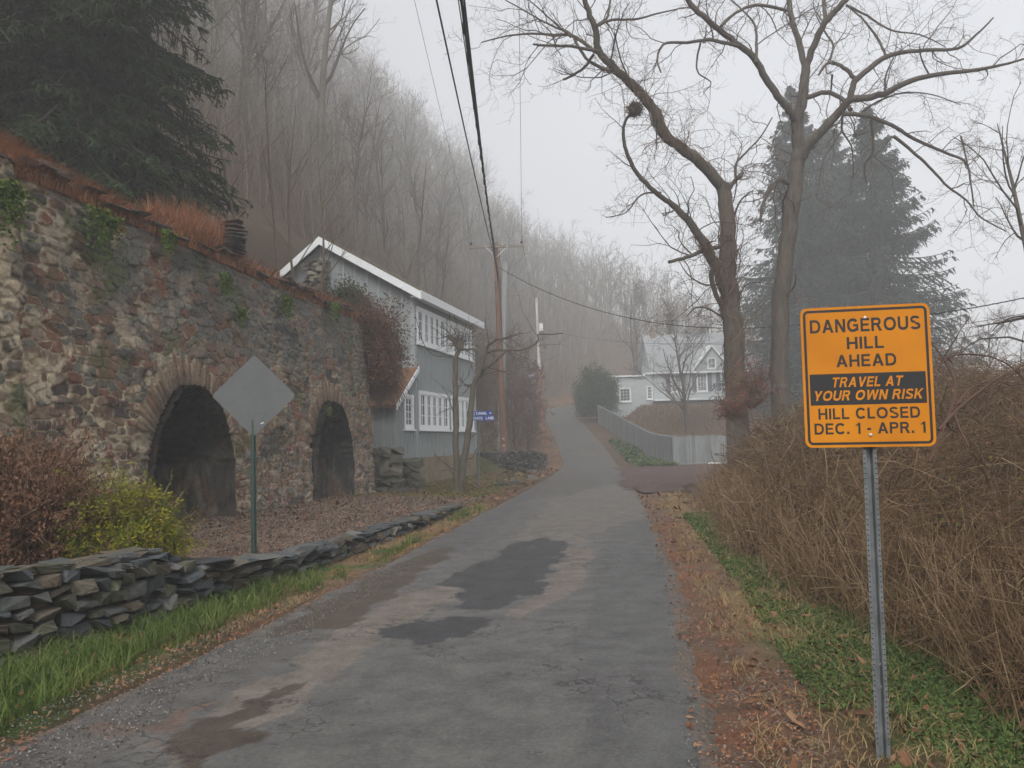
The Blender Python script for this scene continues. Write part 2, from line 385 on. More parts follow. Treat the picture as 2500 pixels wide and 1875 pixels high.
put(patch(x_, y_, [(1000, 1190), (1090, 1130), (1200, 1030), (1160, 1020), (1020, 1110), (880, 1190)], .08, 9), (.062, .06, .06), .6)
put(patch(x_, y_, [(820, 1387), (850, 1352), (930, 1335), (1070, 1338), (1085, 1355), (1010, 1385), (900, 1397)], .11, 13), (.034, .034, .036), .97)
put(patch(x_, y_, [(985, 1312), (1020, 1278), (930, 1262), (1060, 1212), (1100, 1178), (1170, 1163), (1230, 1180), (1215, 1212), (1160, 1258), (1150, 1290), (1060, 1322)], .12, 14), (.036, .036, .038), .97)
put(patch(x_, y_, [(-200, 1900), (-200, 1560), (300, 1500), (560, 1400), (740, 1330), (720, 1385), (600, 1430), (420, 1540), (120, 1720)], .1, 10), (.075, .070, .066), .8)
put(patch(x_, y_, [(540, 1390), (700, 1300), (920, 1195), (985, 1180), (900, 1250), (800, 1330), (740, 1368), (640, 1375)], .09, 11), (.056, .042, .031), .92)
put(patch(x_, y_, [(330, 1640), (400, 1560), (560, 1500), (660, 1490), (620, 1530), (480, 1600), (420, 1680)], .16, 12), (.046, .034, .025), .9)
put(patch(x_, y_, [(0, 1760), (-100, 1640), (150, 1570), (420, 1560), (330, 1640), (200, 1720)], .3, 15) & (fbm(x_ * 3, y_ * 3, 50) > .5), (.13, .07, .045), .45)
edge = np.abs(np.abs(off) - np.where(off > 0, wl[:, None], wr[:, None])); put((edge < .10 + .25 * (fbm(x_ * 3, y_ * 3, 51) - .5)), (.10, .075, .055), .7)
put((fbm(x_ * 4, y_ * 4, 52) > .72) & (y_ > 12), (.11, .08, .06), .5)
ns = len(S); ir = np.arange(ns * nc).reshape(ns, nc)
b = Buf(); b.add(np.stack([RXg, RYg, RZg], -1).reshape(-1, 3), q=np.stack([ir[:-1, 1:], ir[:-1, :-1], ir[1:, :-1], ir[1:, 1:]], -1).reshape(-1, 4), c=base.reshape(-1, 3))
tag(b.build('road', M_road, smooth=True), kind='structure')

# side drive of reddish grit
outline = [(5.3, 23.5), (6.1, 26.5), (7.4, 31), (10, 34), (17, 37), (17, 45.5), (11, 45.2), (8.2, 44.6), (6.6, 45.5), (4.3, 46.5), (3.2, 40), (2.6, 33), (3.2, 25)]
ax_, ay_ = np.arange(2, 17.2, .2), np.arange(22, 48, .2); X, Y = np.meshgrid(ax_, ay_)
Dd, Zd = road_info(X, Y); ok = inpoly(X + 1.6 * (fbm(X, Y, 61) - .5), Y + 4.5 * (fbm(X, Y, 62) - .5), outline) & (Dd < -.9 - .9 * fbm(X * .6, Y * .6, 63))
Zt = np.maximum(terrain(X, Y), Zd - .3); Zt = np.where(Dd > -2.2, Zd + .016, np.maximum(Zt, Zd) + .03)
idd = np.arange(X.size).reshape(X.shape); k = ok[:-1, :-1] & ok[1:, :-1] & ok[:-1, 1:] & ok[1:, 1:]
q = np.stack([idd[:-1, :-1], idd[:-1, 1:], idd[1:, 1:], idd[1:, :-1]], -1)[k]
b = Buf(); cc = np.array([.085, .058, .052]) * (.75 + .5 * fbm(X * 1.5, Y * .6, 64))[..., None]
b.add(np.stack([X, Y, Zt], -1).reshape(-1, 3), q=q, c=cc.reshape(-1, 3))
tag(b.build('driveway', mat_painted('reddish_grit', s1=3, s2=90), smooth=True), kind='structure')

# ------------------------------------------------------------------ loose ground cover (what nobody could count)
rng = np.random.default_rng(7)
def scatter(n, x0, x1, y0, y1, keep, hf=None):
    """random ground points, denser near the camera"""
    y = y0 * (y1 / y0) ** rng.random(n); x = x0 + (x1 - x0) * rng.random(n); m = keep(x, y) ; x, y = x[m], y[m]
    return x, y, (hf or terrain)(x, y)
def blades(name, n, reg, keep, ln, wd, mat, lean=.5, K=4, z=0., hf=None):
    x, y, h = scatter(n, *reg, keep, hf); M = len(x); L_ = ln[0] + (ln[1] - ln[0]) * rng.random(M) ** 1.5
    th = rng.random(M) * 6.283; d = np.stack([np.cos(th), np.sin(th), np.zeros(M)], -1); le = lean * (.3 + rng.random(M))
    t = np.linspace(0, 1, K)
    P = np.stack([x, y, h + z - .01], -1)[:, None] + d[:, None] * (L_ * le)[:, None, None] * (t ** 1.8)[None, :, None] + np.array([0, 0, 1.])[None, None] * (L_[:, None] * (t[None] - .35 * le[:, None] * t[None] ** 2.2))[..., None]
    W = wd * (.6 + .8 * rng.random(M))[:, None] * (1 - t ** 2 * .92)[None] * np.maximum(1, y / 7)[:, None]
    sd_ = np.stack([-np.sin(th + rng.normal(size=M) * .8), np.cos(th + rng.normal(size=M) * .8), np.zeros(M)], -1)
    b = Buf(); ribbons(b, P, W, norm(sd_), rng.random(M)); return b.build(name, mat)
def leaves(name, n, reg, keep, size, mat, z=.01, flat=.35, hf=None):
    x, y, h = scatter(n, *reg, keep, hf); M = len(x); s = size * (.5 + rng.random(M)) * np.maximum(1, y / 9)
    u = norm(np.stack([rng.normal(size=M), rng.normal(size=M), flat * rng.normal(size=M)], -1)); w = norm(np.cross(u, norm(np.stack([flat * rng.normal(size=M), flat * rng.normal(size=M), np.ones(M)], -1))))
    c = np.stack([x, y, h + z + .4 * s * np.abs(u[:, 2])], -1); up = np.cross(u, w); up *= np.sign(up[:, 2:3] + 1e-9)
    k = s[:, None]
    V = np.stack([c - u * k, c - u * k * .2 + w * k * .55, c + u * k, c - u * k * .2 - w * k * .55, c + up * k * -.25], 1)
    V[:, 4] = c + up * k * .18
    i = np.arange(M)[:, None] * 5; t = np.concatenate([i + np.array(a) for a in ((0, 1, 4), (1, 2, 4), (2, 3, 4), (3, 0, 4))])
    b = Buf(); b.add(V.reshape(-1, 3), t=t, r=np.repeat(rng.random(M), 5)); return b.build(name, mat)
M_grass = MAT('green_grass', [(.025, .045, .009), (.05, .085, .013), (.085, .12, .025), (.20, .18, .07)], 1.5, use_rnd=.6, rough=.75)
M_straw = MAT('dry_grass', [(.12, .075, .035), (.22, .155, .075), (.32, .24, .12)], 1.5, use_rnd=.6)
M_rust = MAT('rusty_grass', [(.13, .055, .028), (.25, .105, .05), (.34, .17, .085)], .8, use_rnd=.5)
M_leaf = MAT('dead_leaves', [(.06, .032, .02), (.13, .06, .032), (.18, .09, .048), (.22, .14, .08)], 30, use_rnd=.85)
M_chip = MAT('bark_chips', [(.05, .034, .026), (.11, .078, .058), (.18, .135, .105), (.33, .27, .21)], 40, use_rnd=.85)
M_weed = MAT('verge_weeds', [(.022, .045, .012), (.042, .075, .018), (.075, .11, .03), (.12, .09, .04)], 3, use_rnd=.7, rough=.8)
def Dof(x, y): return road_info(x, y)[0]
def k_left(x, y): d = Dof(x, y) - 1.95; return (d > .22 + .25 * (fbm(x * 2, y * 2, 71) - .5)) & (x > wx(y) - .03) & (fbm(x * 2.5, y * 2.5, 72) < .72)
tag(blades('verge_grass', 110000, (-6.5, 0, 2.6, 9.6), k_left, (.07, .26), .0028, M_grass, .9), 'long green grass growing below the dry stone wall', 'grass', kind='stuff')
def k_tuft(x, y): d = Dof(x, y) - 1.95; return (d > .12) & (x > wx(y) - .02) & (fbm(x * 1.8, y * 1.1, 73) > .56)
tag(blades('grass_tufts', 30000, (-3.2, 1, 8.6, 20), k_tuft, (.06, .18), .003, M_grass, .7), 'green grass tufts along the left road edge', 'grass', kind='stuff')
def k_strawl(x, y): d = Dof(x, y) - 1.95; return (d > .0) & (x > wx(y)) & (fbm(x * 1.8, y * 1.1, 74) > .45)
tag(blades('dry_verge_grass', 30000, (-3.5, 1.2, 6.5, 24), k_strawl, (.03, .10), .003, M_straw, 1.0), 'short dry grass between road and low stone wall', 'grass', kind='stuff')
def k_strawr(x, y): a = -Dof(x, y) - 1.95; return (a > .1) & (a < 1.25) & (fbm(x * 1.3, y * .7, 75) > .44)
tag(blades('straw_verge', 50000, (0.6, 5.5, 3., 30), k_strawr, (.03, .13), .003, M_straw, 1.1), 'pale dry grass along the right road edge', 'grass', kind='stuff')
def k_green(x, y): a = -Dof(x, y) - 1.95; return (a > .55) & (a < 3.0) & (fbm(x * 1.1, y * .9, 76) > .36)
tag(leaves('ground_ivy', 150000, (1.2, 5.5, 3., 17), k_green, .013, M_weed, .02, .8), 'low green weeds on the verge round the sign post', 'ground cover', kind='stuff')
tag(blades('weed_grass', 26000, (1.2, 5.5, 3., 17), k_green, (.04, .14), .0026, M_grass, .8), 'green grass blades on the right verge', 'grass', kind='stuff')
def k_lit(x, y): d = Dof(x, y); return ((d < -1.75) | (d > 1.85)) & (kx(y) - x < .4) & (y < 60) & ~((d < 0) & (y > 23) & (y < 46)) & (rng.random(len(x)) < np.where(d < 0, .5, .6))
tag(leaves('fallen_leaves', 34000, (-8, 9, 3., 46), k_lit, .022, M_leaf, .02, .5), 'small fallen leaves scattered over verges and bed', 'leaves', kind='stuff')
tag(leaves('large_leaves', 260, (1.1, 4.5, 3., 8), lambda x, y: -Dof(x, y) > 2.1, .042, M_leaf, .02, .5), 'large curled brown leaves on the right verge', 'leaves', kind='stuff')
def k_bed(x, y): return (x < wx(y) - .15) & (kx(y) - x < .3)
tag(leaves('mulch_chips', 170000, (-7.5, 0, 6., 23), k_bed, .0105, M_chip, .008, .6), 'bark mulch covering the raised bed below the kiln', 'mulch', kind='stuff')
def k_lawn(x, y): d = Dof(x, y) - 1.95; return (d > .4) & (x > -8) & (fbm(x * .6, y * .4, 77) > .42)
M_lawn = MAT('autumn_lawn', [(.07, .075, .02), (.12, .12, .035), (.17, .13, .055)], .7, use_rnd=.5)
tag(blades('autumn_lawn', 60000, (-7, 3, 20, 46), k_lawn, (.04, .11), .0035, M_lawn, .7), 'yellowing lawn round the wooden utility pole', 'grass', kind='stuff')
def k_fill(x, y): return (kx(y) - x > .18) & (kx(y) - x < 9) & (y < 23.3)
b_ = blades('rusty_wall_top_grass', 190000, (-13, -3.8, 9, 23.3), k_fill, (.15, .5), .0042, M_rust, .9, hf=lambda x, y: np.maximum(bank_top(x, y), 0))
tag(b_, 'rusty red grass growing along the top of the kiln', 'grass', kind='stuff')
def k_needle(x, y): d = Dof(x, y); a = np.abs(d); return (a > 1.78) & (a < 2.3 + .2 * (d < 0)) & (fbm(x * 2, y * 1.2, 78) > .44)
M_needle = MAT('orange_needles', [(.12, .05, .028), (.21, .09, .048), (.27, .15, .085)], 4, use_rnd=.6)
tag(leaves('pine_needles', 60000, (-3.6, 5, 3., 16), k_needle, .012, M_needle, .012, .3), 'orange needles drifted along both road edges', 'needles', kind='stuff')

xa_, ya_ = np.arange(.28, 4.2, .12), np.arange(4.4, 23.5, .12); A_, Y = np.meshgrid(xa_, ya_); X = kx(Y) - A_; Hb = bank_top(X, Y) + (fbm(X * 4, Y * 4, 3) - .5) * .12 - .5 * ss(.34, .28, A_)
Hb = Hb + .05 - 1.2 * ss(23.1, 23.5, Y)
ib = np.arange(X.size).reshape(X.shape); b = Buf(); b.add(np.stack([X, Y, Hb], -1).reshape(-1, 3), q=np.stack([ib[:-1, 1:], ib[:-1, :-1], ib[1:, :-1], ib[1:, 1:]], -1).reshape(-1, 4), c=np.array([.12, .062, .038]) * (.7 + .6 * fbm(X * 2, Y * 2, 65))[..., None].reshape(-1, 1))
tag(b.build('bank_ground', M_ground, smooth=True), kind='structure')

M_grav = MAT('grey_gravel', [(.05, .047, .043), (.10, .095, .088), (.17, .155, .135), (.26, .24, .21)], 30, use_rnd=.85)
tag(leaves('gravel', 42000, (-4.2, -.6, 3., 11), lambda x, y: (Dof(x, y) > 1.15 + .5 * fbm(x * 1.5, y * 1.5, 66)) & (Dof(x, y) < 2.15), .0075, M_grav, .0, .6, hf=lambda x, y: np.where(Dof(x, y) < 1.9, .012, terrain(x, y) + .015)), 'loose grey gravel along the crumbling left road edge', 'gravel', kind='stuff')
tag(leaves('gravel', 30000, (.4, 4.5, 3., 18), lambda x, y: (Dof(x, y) < -1.72) & (Dof(x, y) > -2.35 - .3 * fbm(x * 2, y * 2, 67)), .0075, M_grav, .0, .6, hf=lambda x, y: np.where(Dof(x, y) > -1.85, .012, terrain(x, y) + .015)), 'loose grey gravel along the right road edge', 'gravel', kind='stuff')
def k_bankg(x, y): return (Dof(x, y) < -4.2) & (x > np.interp(y, [48, 60, 82], [9.8, 9.2, 8.7])) & (y > 48.8)
tag(blades('bank_grass', 42000, (8.6, 30, 48.8, 80), k_bankg, (.25, .7), .0022, MAT('russet_straw', [(.10, .06, .034), (.18, .115, .068), (.27, .19, .12)], .4, use_rnd=.5), .9), 'russet dead grass covering the bank below the white house', 'grass', kind='stuff')

# ------------------------------------------------------------------ fog
m = bpy.data.materials.new('fog'); m.use_nodes = True; N, L = m.node_tree.nodes, m.node_tree.links
N.remove(N['Principled BSDF']); pv = N.new('ShaderNodeVolumePrincipled'); pv.inputs['Density'].default_value = FOG
pv.inputs['Color'].default_value = (.95, .965, .985, 1); pv.inputs['Anisotropy'].default_value = .2
L.new(pv.outputs[0], N['Material Output'].inputs['Volume'])
b = Buf(); box(b, (10, 150, 57), (520, 400, 120)); hz = b.build('haze', m); tag(hz, kind='stuff')
# ------------------------------------------------------------------ old stone kiln with two arched openings
KO = np.array([kx(4.6), 4.6, 0.]); KD = np.array([.1464, .9892, 0.]); KN = np.array([.9892, -.1464, 0.]); KZ = np.array([0, 0, 1.])
KLEN = (23.8 - 4.6) / .9892
def s_of(y): return (y - 4.6) / .9892
ARCH = [(s_of(13.88), 1.36, 2.72, .22), (s_of(20.35), 1.30, 2.74, .30)]     # centre s, half width, crown z, foot z
def arch_top(ds, hw, zc): return np.where(np.abs(ds) < hw, (zc - 1.0) * np.maximum(0, 1 - np.abs(ds / hw) ** 2.15) ** .62 + 1.0, -9)
def stone_field(S_, Z_, seed, cw=.36, ch=.19):
    """cells of coursed rubble: nearest and second nearest site, plus the nearest cell's id"""
    wz = (fbm(S_ * .7, Z_ * .7, seed + 1, 3) - .5) * .25; Zw = Z_ + wz + (fbm(S_ * 6, Z_ * 6, seed + 2, 3) - .5) * .045; Sw = S_ + (fbm(S_ * 5, Z_ * 5, seed + 3, 3) - .5) * .08
    gi = np.floor(Zw / ch).astype(int); gj = np.floor(Sw / cw).astype(int)
    d1 = np.full(S_.shape, 9.); d2 = d1.copy(); idn = np.zeros(S_.shape, int)
    def hs_(a, b_, k):
        n = (a * 73856093 ^ b_ * 19349663 ^ (k + seed) * 83492791) & 0xffffffff; n = ((n ^ (n >> 15)) * 2246822519) & 0xffffffff
        return ((n ^ (n >> 13)) & 0xffff) / 65535.
    for di in (-2, -1, 0, 1, 2):
        for dj in (-2, -1, 0, 1, 2):
            a, c_ = gi + di, gj + dj
            px_ = (c_ + .5 + (hs_(a, c_, 1) - .5) * 1.0 + .5 * (a & 1)) * cw; pz = (a + .5 + (hs_(a, c_, 2) - .5) * .55) * ch
            dd = np.maximum(np.abs(Sw - px_) / cw, np.abs(Zw - pz) / ch * .95) * .85 + .15 * np.hypot((Sw - px_) / cw, (Zw - pz) / ch) - (hs_(a, c_, 3) - .5) * .34
            new = dd < d1; d2 = np.where(new, d1, np.minimum(d2, dd)); idn = np.where(new, a * 4099 + c_, idn); d1 = np.where(new, dd, d1)
    return d1, d2, idn
def cell_rand(idn, k):
    n = (idn * 2654435761 + k * 40503) & 0xffffffff; n = ((n ^ (n >> 15)) * 2246822519) & 0xffffffff; return ((n ^ (n >> 13)) & 0xffff) / 65535.
PAL = np.array([(.13, .064, .043), (.145, .078, .052), (.112, .068, .048), (.14, .098, .066), (.095, .082, .067), (.17, .13, .098), (.065, .052, .044), (.115, .108, .092)])
def masonry(S_, Z_, seed, fade=0.):
    d1, d2, idn = stone_field(S_, Z_, seed, .30, .140); e = d2 - d1
    jt = .07 + .20 * ss(.35, .7, fbm(S_ * .6, Z_ * .6, seed + 9)); m = ss(jt * .45, jt, e)
    r1, r2 = cell_rand(idn, 1), cell_rand(idn, 2)
    hgt = m * (.010 + .030 * r1) + .035 * (fbm(S_ * 9, Z_ * 9, seed + 4, 5) - .5) + .07 * (fbm(S_ * 1.6, Z_ * 1.6, seed + 5) - .5) - .06 * ss(.93, .97, cell_rand(idn, 3)) * m - .03 * (1 - m) * ss(.5, .7, fbm(S_ * 4, Z_ * 4, seed + 16))
    c = PAL[(r2 * 7.99).astype(int)] * (.8 + .5 * fbm(S_ * 12, Z_ * 12, seed + 6, 4))[..., None]
    n = fbm(S_ * .45, Z_ * .45, seed + 7)
    cream = ss(2, .5, S_ - 8.5 + 3 * (n - .5)) * .9 + .45 * ss(.5, .65, n)
    grey = ss(3.0, 4.0, Z_ + 1.6 * (n - .5)) * ss(0, 3, S_ - 5)
    mort = np.array([.36, .30, .21]) * (.66 + .34 * np.clip(cream, 0, 1))[..., None] * (.65 + .7 * fbm(S_ * 7, Z_ * 7, seed + 8))[..., None]
    mort = mort * (1 - grey[..., None] * .55) + np.array([.10, .10, .092]) * grey[..., None] * .55
    smear = ss(.52, .60, fbm(S_ * 3.3, Z_ * 3.3, seed + 10, 5) * .8 + .2 * fbm(S_ * 20, Z_ * 20, seed + 11, 3)) * (.25 + .5 * np.clip(cream, 0, 1))
    k = (1 - (1 - m) * 1.)[..., None]; c = mort * (1 - k) + c * k; c = c * (1 - smear[..., None]) + mort * 1.1 * smear[..., None]
    fl = ss(.60, .66, fbm(S_ * 26, Z_ * 14, seed + 12, 3)) * ss(2.7, 1.2, Z_) * .6; c = c * (1 - fl[..., None]) + np.array([.33, .28, .23]) * fl[..., None]
    g = grey[..., None] * .75 * ss(.35, .6, fbm(S_ * 2, Z_ * 2, seed + 13))[..., None]; c = c * (1 - g) + np.array([.095, .098, .088]) * g
    dk = ss(.60, .72, fbm(S_ * 1.3, Z_ * 2.6, seed + 14, 5)) * .7; c = c * (1 - dk[..., None]) + np.array([.035, .036, .034]) * dk[..., None]
    gn = ss(.66, .72, fbm(S_ * 1.7 + 9, Z_ * 1.7, seed + 15, 5)) * .55; c = c * (1 - gn[..., None]) + np.array([.06, .075, .025]) * gn[..., None]
    return hgt, c, e
M_kiln = mat_painted('rubble_masonry', s1=14., s2=75., lo=.68, hi=2.05, bs=.8, bscale=45., bd=.03)
kiln = empty('stone_kiln', tuple(KO + KD * KLEN * .5)); tag(kiln, 'tall rubble stone kiln wall with two sooty arched openings', 'kiln')
bpy.context.view_layer.update()
ds_ = .018; sv = np.arange(0, KLEN, ds_); zv = np.arange(0, 5.75, ds_); Sg, Zg2 = np.meshgrid(sv, zv)
hgt, colr, e_ = masonry(Sg, Zg2, 3)
for (sc_, hw, zc, zf) in ARCH:               # ring of narrow voussoirs round each opening
    dS = Sg - sc_; zc0 = 1.15; rx, rz = hw, zc - zc0
    rr = np.sqrt((dS / rx) ** 2 + (np.maximum(Zg2 - zc0, 0) / rz) ** 2); th = np.arctan2((Zg2 - zc0) / rz, dS / rx)
    inr = (rr > .9) & (rr < 1.0 + .30 + .07 * (cell_rand(np.floor(th * 15).astype(int), 5) - .5) * 2) & (Zg2 > zc0 + .75)
    w = th * 15 + .35 * (fbm(dS * 3, Zg2 * 3, 80) - .5); idv = np.floor(w).astype(int); ed = .5 - np.abs(w - idv - .5); mm = ss(.10, .17, ed)
    vc = np.array([(.17, .12, .085), (.15, .085, .06), (.20, .15, .105), (.12, .075, .055)])[(cell_rand(idv, 2) * 3.99).astype(int)]
    vc = vc * (.7 + .6 * fbm(Sg * 12, Zg2 * 12, 81))[..., None]; vc = np.array([.30, .26, .17]) * (1 - mm[..., None]) + vc * mm[..., None]
    hv = mm * (.03 + .03 * cell_rand(idv, 4)) + .02 * (fbm(Sg * 9, Zg2 * 9, 82) - .5) + .02
    hgt = np.where(inr, hv, hgt); colr = np.where(inr[..., None], vc, colr)
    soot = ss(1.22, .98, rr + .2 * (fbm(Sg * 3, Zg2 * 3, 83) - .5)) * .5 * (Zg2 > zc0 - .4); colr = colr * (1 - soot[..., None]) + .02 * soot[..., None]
batter = -.05 * Zg2 + .16 * (fbm(Sg * .35, Zg2 * .5, 84) - .5) + .14 * ss(5.6, 5.3, Sg + .25 * (fbm(Zg2 * 2, Sg * 2, 85) - .5))
# ledge and slump in the old left corner
batter = batter + .22 * ss(2.2, 1.8, Zg2 + .3 * (fbm(Sg, Zg2, 86) - .5)) * ss(5.4, 4.6, Sg)
top = 5.28 + .10 * (Sg / KLEN) + .30 * (fbm(Sg * .8, Sg * 0, 87, 5) - .5) + .10 * (cell_rand(np.floor(Sg * 2.3).astype(int), 8) - .5) - .12 * ss(6, 3, Sg)
topf = lambda s: np.interp(s, sv, top[0])
endx = KLEN - .12 - .16 * fbm(Zg2 * 2.2, Zg2 * 0, 88, 4) - .25 * ss(4, 5.6, Zg2)
keep = (Zg2 < top) & (Sg < endx)
for (sc_, hw, zc, zf) in ARCH: keep &= ~((Zg2 < arch_top(Sg - sc_, hw, zc) + .05 * (fbm(Sg * 5, Zg2 * 5, 89) - .5)))
hh = hgt + batter
P = KO + KD * Sg[..., None] + KN * hh[..., None] + KZ * Zg2[..., None]
edgeback = (~keep)                            # pull the last ring of vertices back so the broken edges have depth
idk = np.arange(Sg.size).reshape(Sg.shape); k = keep[:-1, :-1] & keep[1:, :-1] & keep[:-1, 1:] & keep[1:, 1:]
k2 = (keep[:-1, :-1] | keep[1:, :-1] | keep[:-1, 1:] | keep[1:, 1:])
P = np.where(edgeback[..., None], P - KN * .55, P); colr = np.where(edgeback[..., None], colr * .6, colr)
q = np.stack([idk[:-1, :-1], idk[:-1, 1:], idk[1:, 1:], idk[1:, :-1]], -1)[k2]
used = np.zeros(Sg.size, bool); used[q.ravel()] = True; remap = np.cumsum(used) - 1
b = Buf(); b.add(P.reshape(-1, 3)[used], q=remap[q], c=colr.reshape(-1, 3)[used])
def local(o, parent):                         # keep world position while parented
    o.parent = parent; o.matrix_parent_inverse = Matrix.Translation(parent.location).inverted(); return o
local(b.build('masonry_face', M_kiln, smooth=True), kiln)
# core block behind the face (closes top, end and back)
b = Buf()
for s0_, s1_ in ((0, ARCH[0][0] - 1.5), (ARCH[0][0] + 1.5, ARCH[1][0] - 1.45), (ARCH[1][0] + 1.45, KLEN - .38)):
    c_ = KO + KD * (s0_ + s1_) / 2 - KN * 1.65 + KZ * 2.4; box(b, c_, (s1_ - s0_, 2.4, 4.9), R=np.stack([KD, -KN, KZ], 1), col=(.10, .08, .065))
for (sc_, hw, zc, zf) in ARCH:
    box(b, KO + KD * sc_ - KN * 1.65 + KZ * 4.02, (2 * hw + .3, 2.4, 1.9), R=np.stack([KD, -KN, KZ], 1), col=(.10, .08, .065))
local(b.build('rubble_core', M_kiln), kiln)
# arched recesses, sooty above and stony below
for (sc_, hw, zc, zf) in ARCH:
    nt_, nd = 150, 90; tt = np.linspace(-1, 1, nt_); dd = np.linspace(0, 1, nd)
    T_, D_ = np.meshgrid(tt, dd)
    sc2 = 1 - .42 * D_
    # profile: up the left jamb, over, and down the right jamb
    ang = T_ * math.pi / 2; prof_s = np.sin(ang); prof_s = np.sign(prof_s) * np.abs(prof_s) ** .9
    zz = arch_top(np.clip(prof_s, -.9999, .9999) * hw, hw, zc)
    zz = np.where(np.abs(T_) > .82, 1.0 + (zz - 1.0) * (1 - (np.abs(T_) - .82) / .18) - (np.abs(T_) - .82) / .18 * 1.1, zz)
    arc = T_ * 3.6; hg, cc, _ = masonry(D_ * 2.6 + 30 * sc_, arc + 40, 9)
    Sx = sc_ + prof_s * hw * sc2; Zx = np.where(zz > 1, 1 + (zz - 1) * (1 - .30 * D_), zz)
    P = KO + KD * Sx[..., None] - KN * (D_ * 2.6 + .0)[..., None] + KZ * Zx[..., None]
    inn = np.stack([-prof_s, 0 * T_, -(Zx - 1.2)], -1); inn = norm(inn[..., 0:1] * KD + inn[..., 2:3] * KZ * .6)
    P = P + inn * (hg * 1.3)[..., None] + KN * .06
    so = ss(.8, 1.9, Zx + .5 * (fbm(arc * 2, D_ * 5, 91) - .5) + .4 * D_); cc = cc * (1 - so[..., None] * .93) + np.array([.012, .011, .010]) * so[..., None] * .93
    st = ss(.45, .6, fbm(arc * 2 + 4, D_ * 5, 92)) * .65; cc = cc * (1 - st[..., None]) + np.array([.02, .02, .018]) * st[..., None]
    ii = np.arange(T_.size).reshape(T_.shape); q = np.stack([ii[:-1, :-1], ii[:-1, 1:], ii[1:, 1:], ii[1:, :-1]], -1).reshape(-1, 4)
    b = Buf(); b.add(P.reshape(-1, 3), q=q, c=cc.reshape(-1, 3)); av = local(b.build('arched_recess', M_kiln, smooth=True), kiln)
    sv2 = np.arange(-hw, hw + .01, .03); zv2 = np.arange(-.1, zc + .1, .03); A_, B_ = np.meshgrid(sv2, zv2); hg, cc, _ = masonry(A_ + 50 + sc_, B_, 12)
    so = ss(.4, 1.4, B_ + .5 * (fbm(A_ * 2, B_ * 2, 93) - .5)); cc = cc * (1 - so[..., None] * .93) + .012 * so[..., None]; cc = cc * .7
    P = KO + KD * (A_ + sc_)[..., None] - KN * (2.45 - hg * 1.5)[..., None] + KZ * B_[..., None]
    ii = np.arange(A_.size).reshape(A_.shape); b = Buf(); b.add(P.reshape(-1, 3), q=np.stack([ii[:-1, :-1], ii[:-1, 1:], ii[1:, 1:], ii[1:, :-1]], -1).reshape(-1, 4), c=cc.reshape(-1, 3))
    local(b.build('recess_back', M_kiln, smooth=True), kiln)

# ---- angular rocks
def rock_template(rng, n=16, flat=1.):
    p = rng.uniform(-1, 1, (n, 3)); p = np.sign(p) * np.abs(p) ** .45; p[:, 2] *= flat
    bm = bmesh.new()
    for v in p: bm.verts.new(v * .5)
    r_ = bmesh.ops.convex_hull(bm, input=bm.verts); bmesh.ops.delete(bm, geom=[g for g in r_['geom_interior'] if isinstance(g, bmesh.types.BMVert)], context='VERTS')
    bmesh.ops.bevel(bm, geom=list(bm.edges), offset=.10, segments=2, affect='EDGES', profile=.6, clamp_overlap=True)
    bmesh.ops.triangulate(bm, faces=bm.faces); bmesh.ops.subdivide_edges(bm, edges=[e for e in bm.edges if e.calc_length() > .16], cuts=2, use_grid_fill=True); bmesh.ops.triangulate(bm, faces=bm.faces); bm.verts.index_update(); bm.verts.ensure_lookup_table()
    V = np.array([v.co[:] for v in bm.verts]); T = np.array([[v.index for v in f.verts] for f in bm.faces]); bm.free()
    k_ = rng.random() * 50; V = V * (1 + .10 * (fbm(V[:, 0] * 5 + k_, V[:, 1] * 5 + V[:, 2] * 4, 7, 3) - .5)[:, None]) + (rng.random(V.shape) - .5) * .022
    return V, T
rrng = np.random.default_rng(21); ROCKS = [rock_template(rrng, 14 + i % 6) for i in range(26)]
SL = np.array([(.060, .066, .068), (.072, .075, .070), (.09, .078, .058), (.048, .052, .054), (.10, .10, .094), (.082, .064, .045), (.07, .07, .048)])
def put_rock(b, c, size, rz, rng, tilt=.12, pal=SL):
    V, T = ROCKS[rng.integers(len(ROCKS))]
    R = Matrix.Rotation(rz, 3, 'Z') @ Matrix.Rotation(rng.normal() * tilt, 3, 'X') @ Matrix.Rotation(rng.normal() * tilt, 3, 'Y')
    v = (V * np.array(size) * 1.12) @ np.array(R).T + np.array(c); col = pal[rng.integers(len(pal))] * (.75 + .5 * rng.random())
    b.add(v, t=T, c=np.tile(col, (len(v), 1)), r=rng.random())
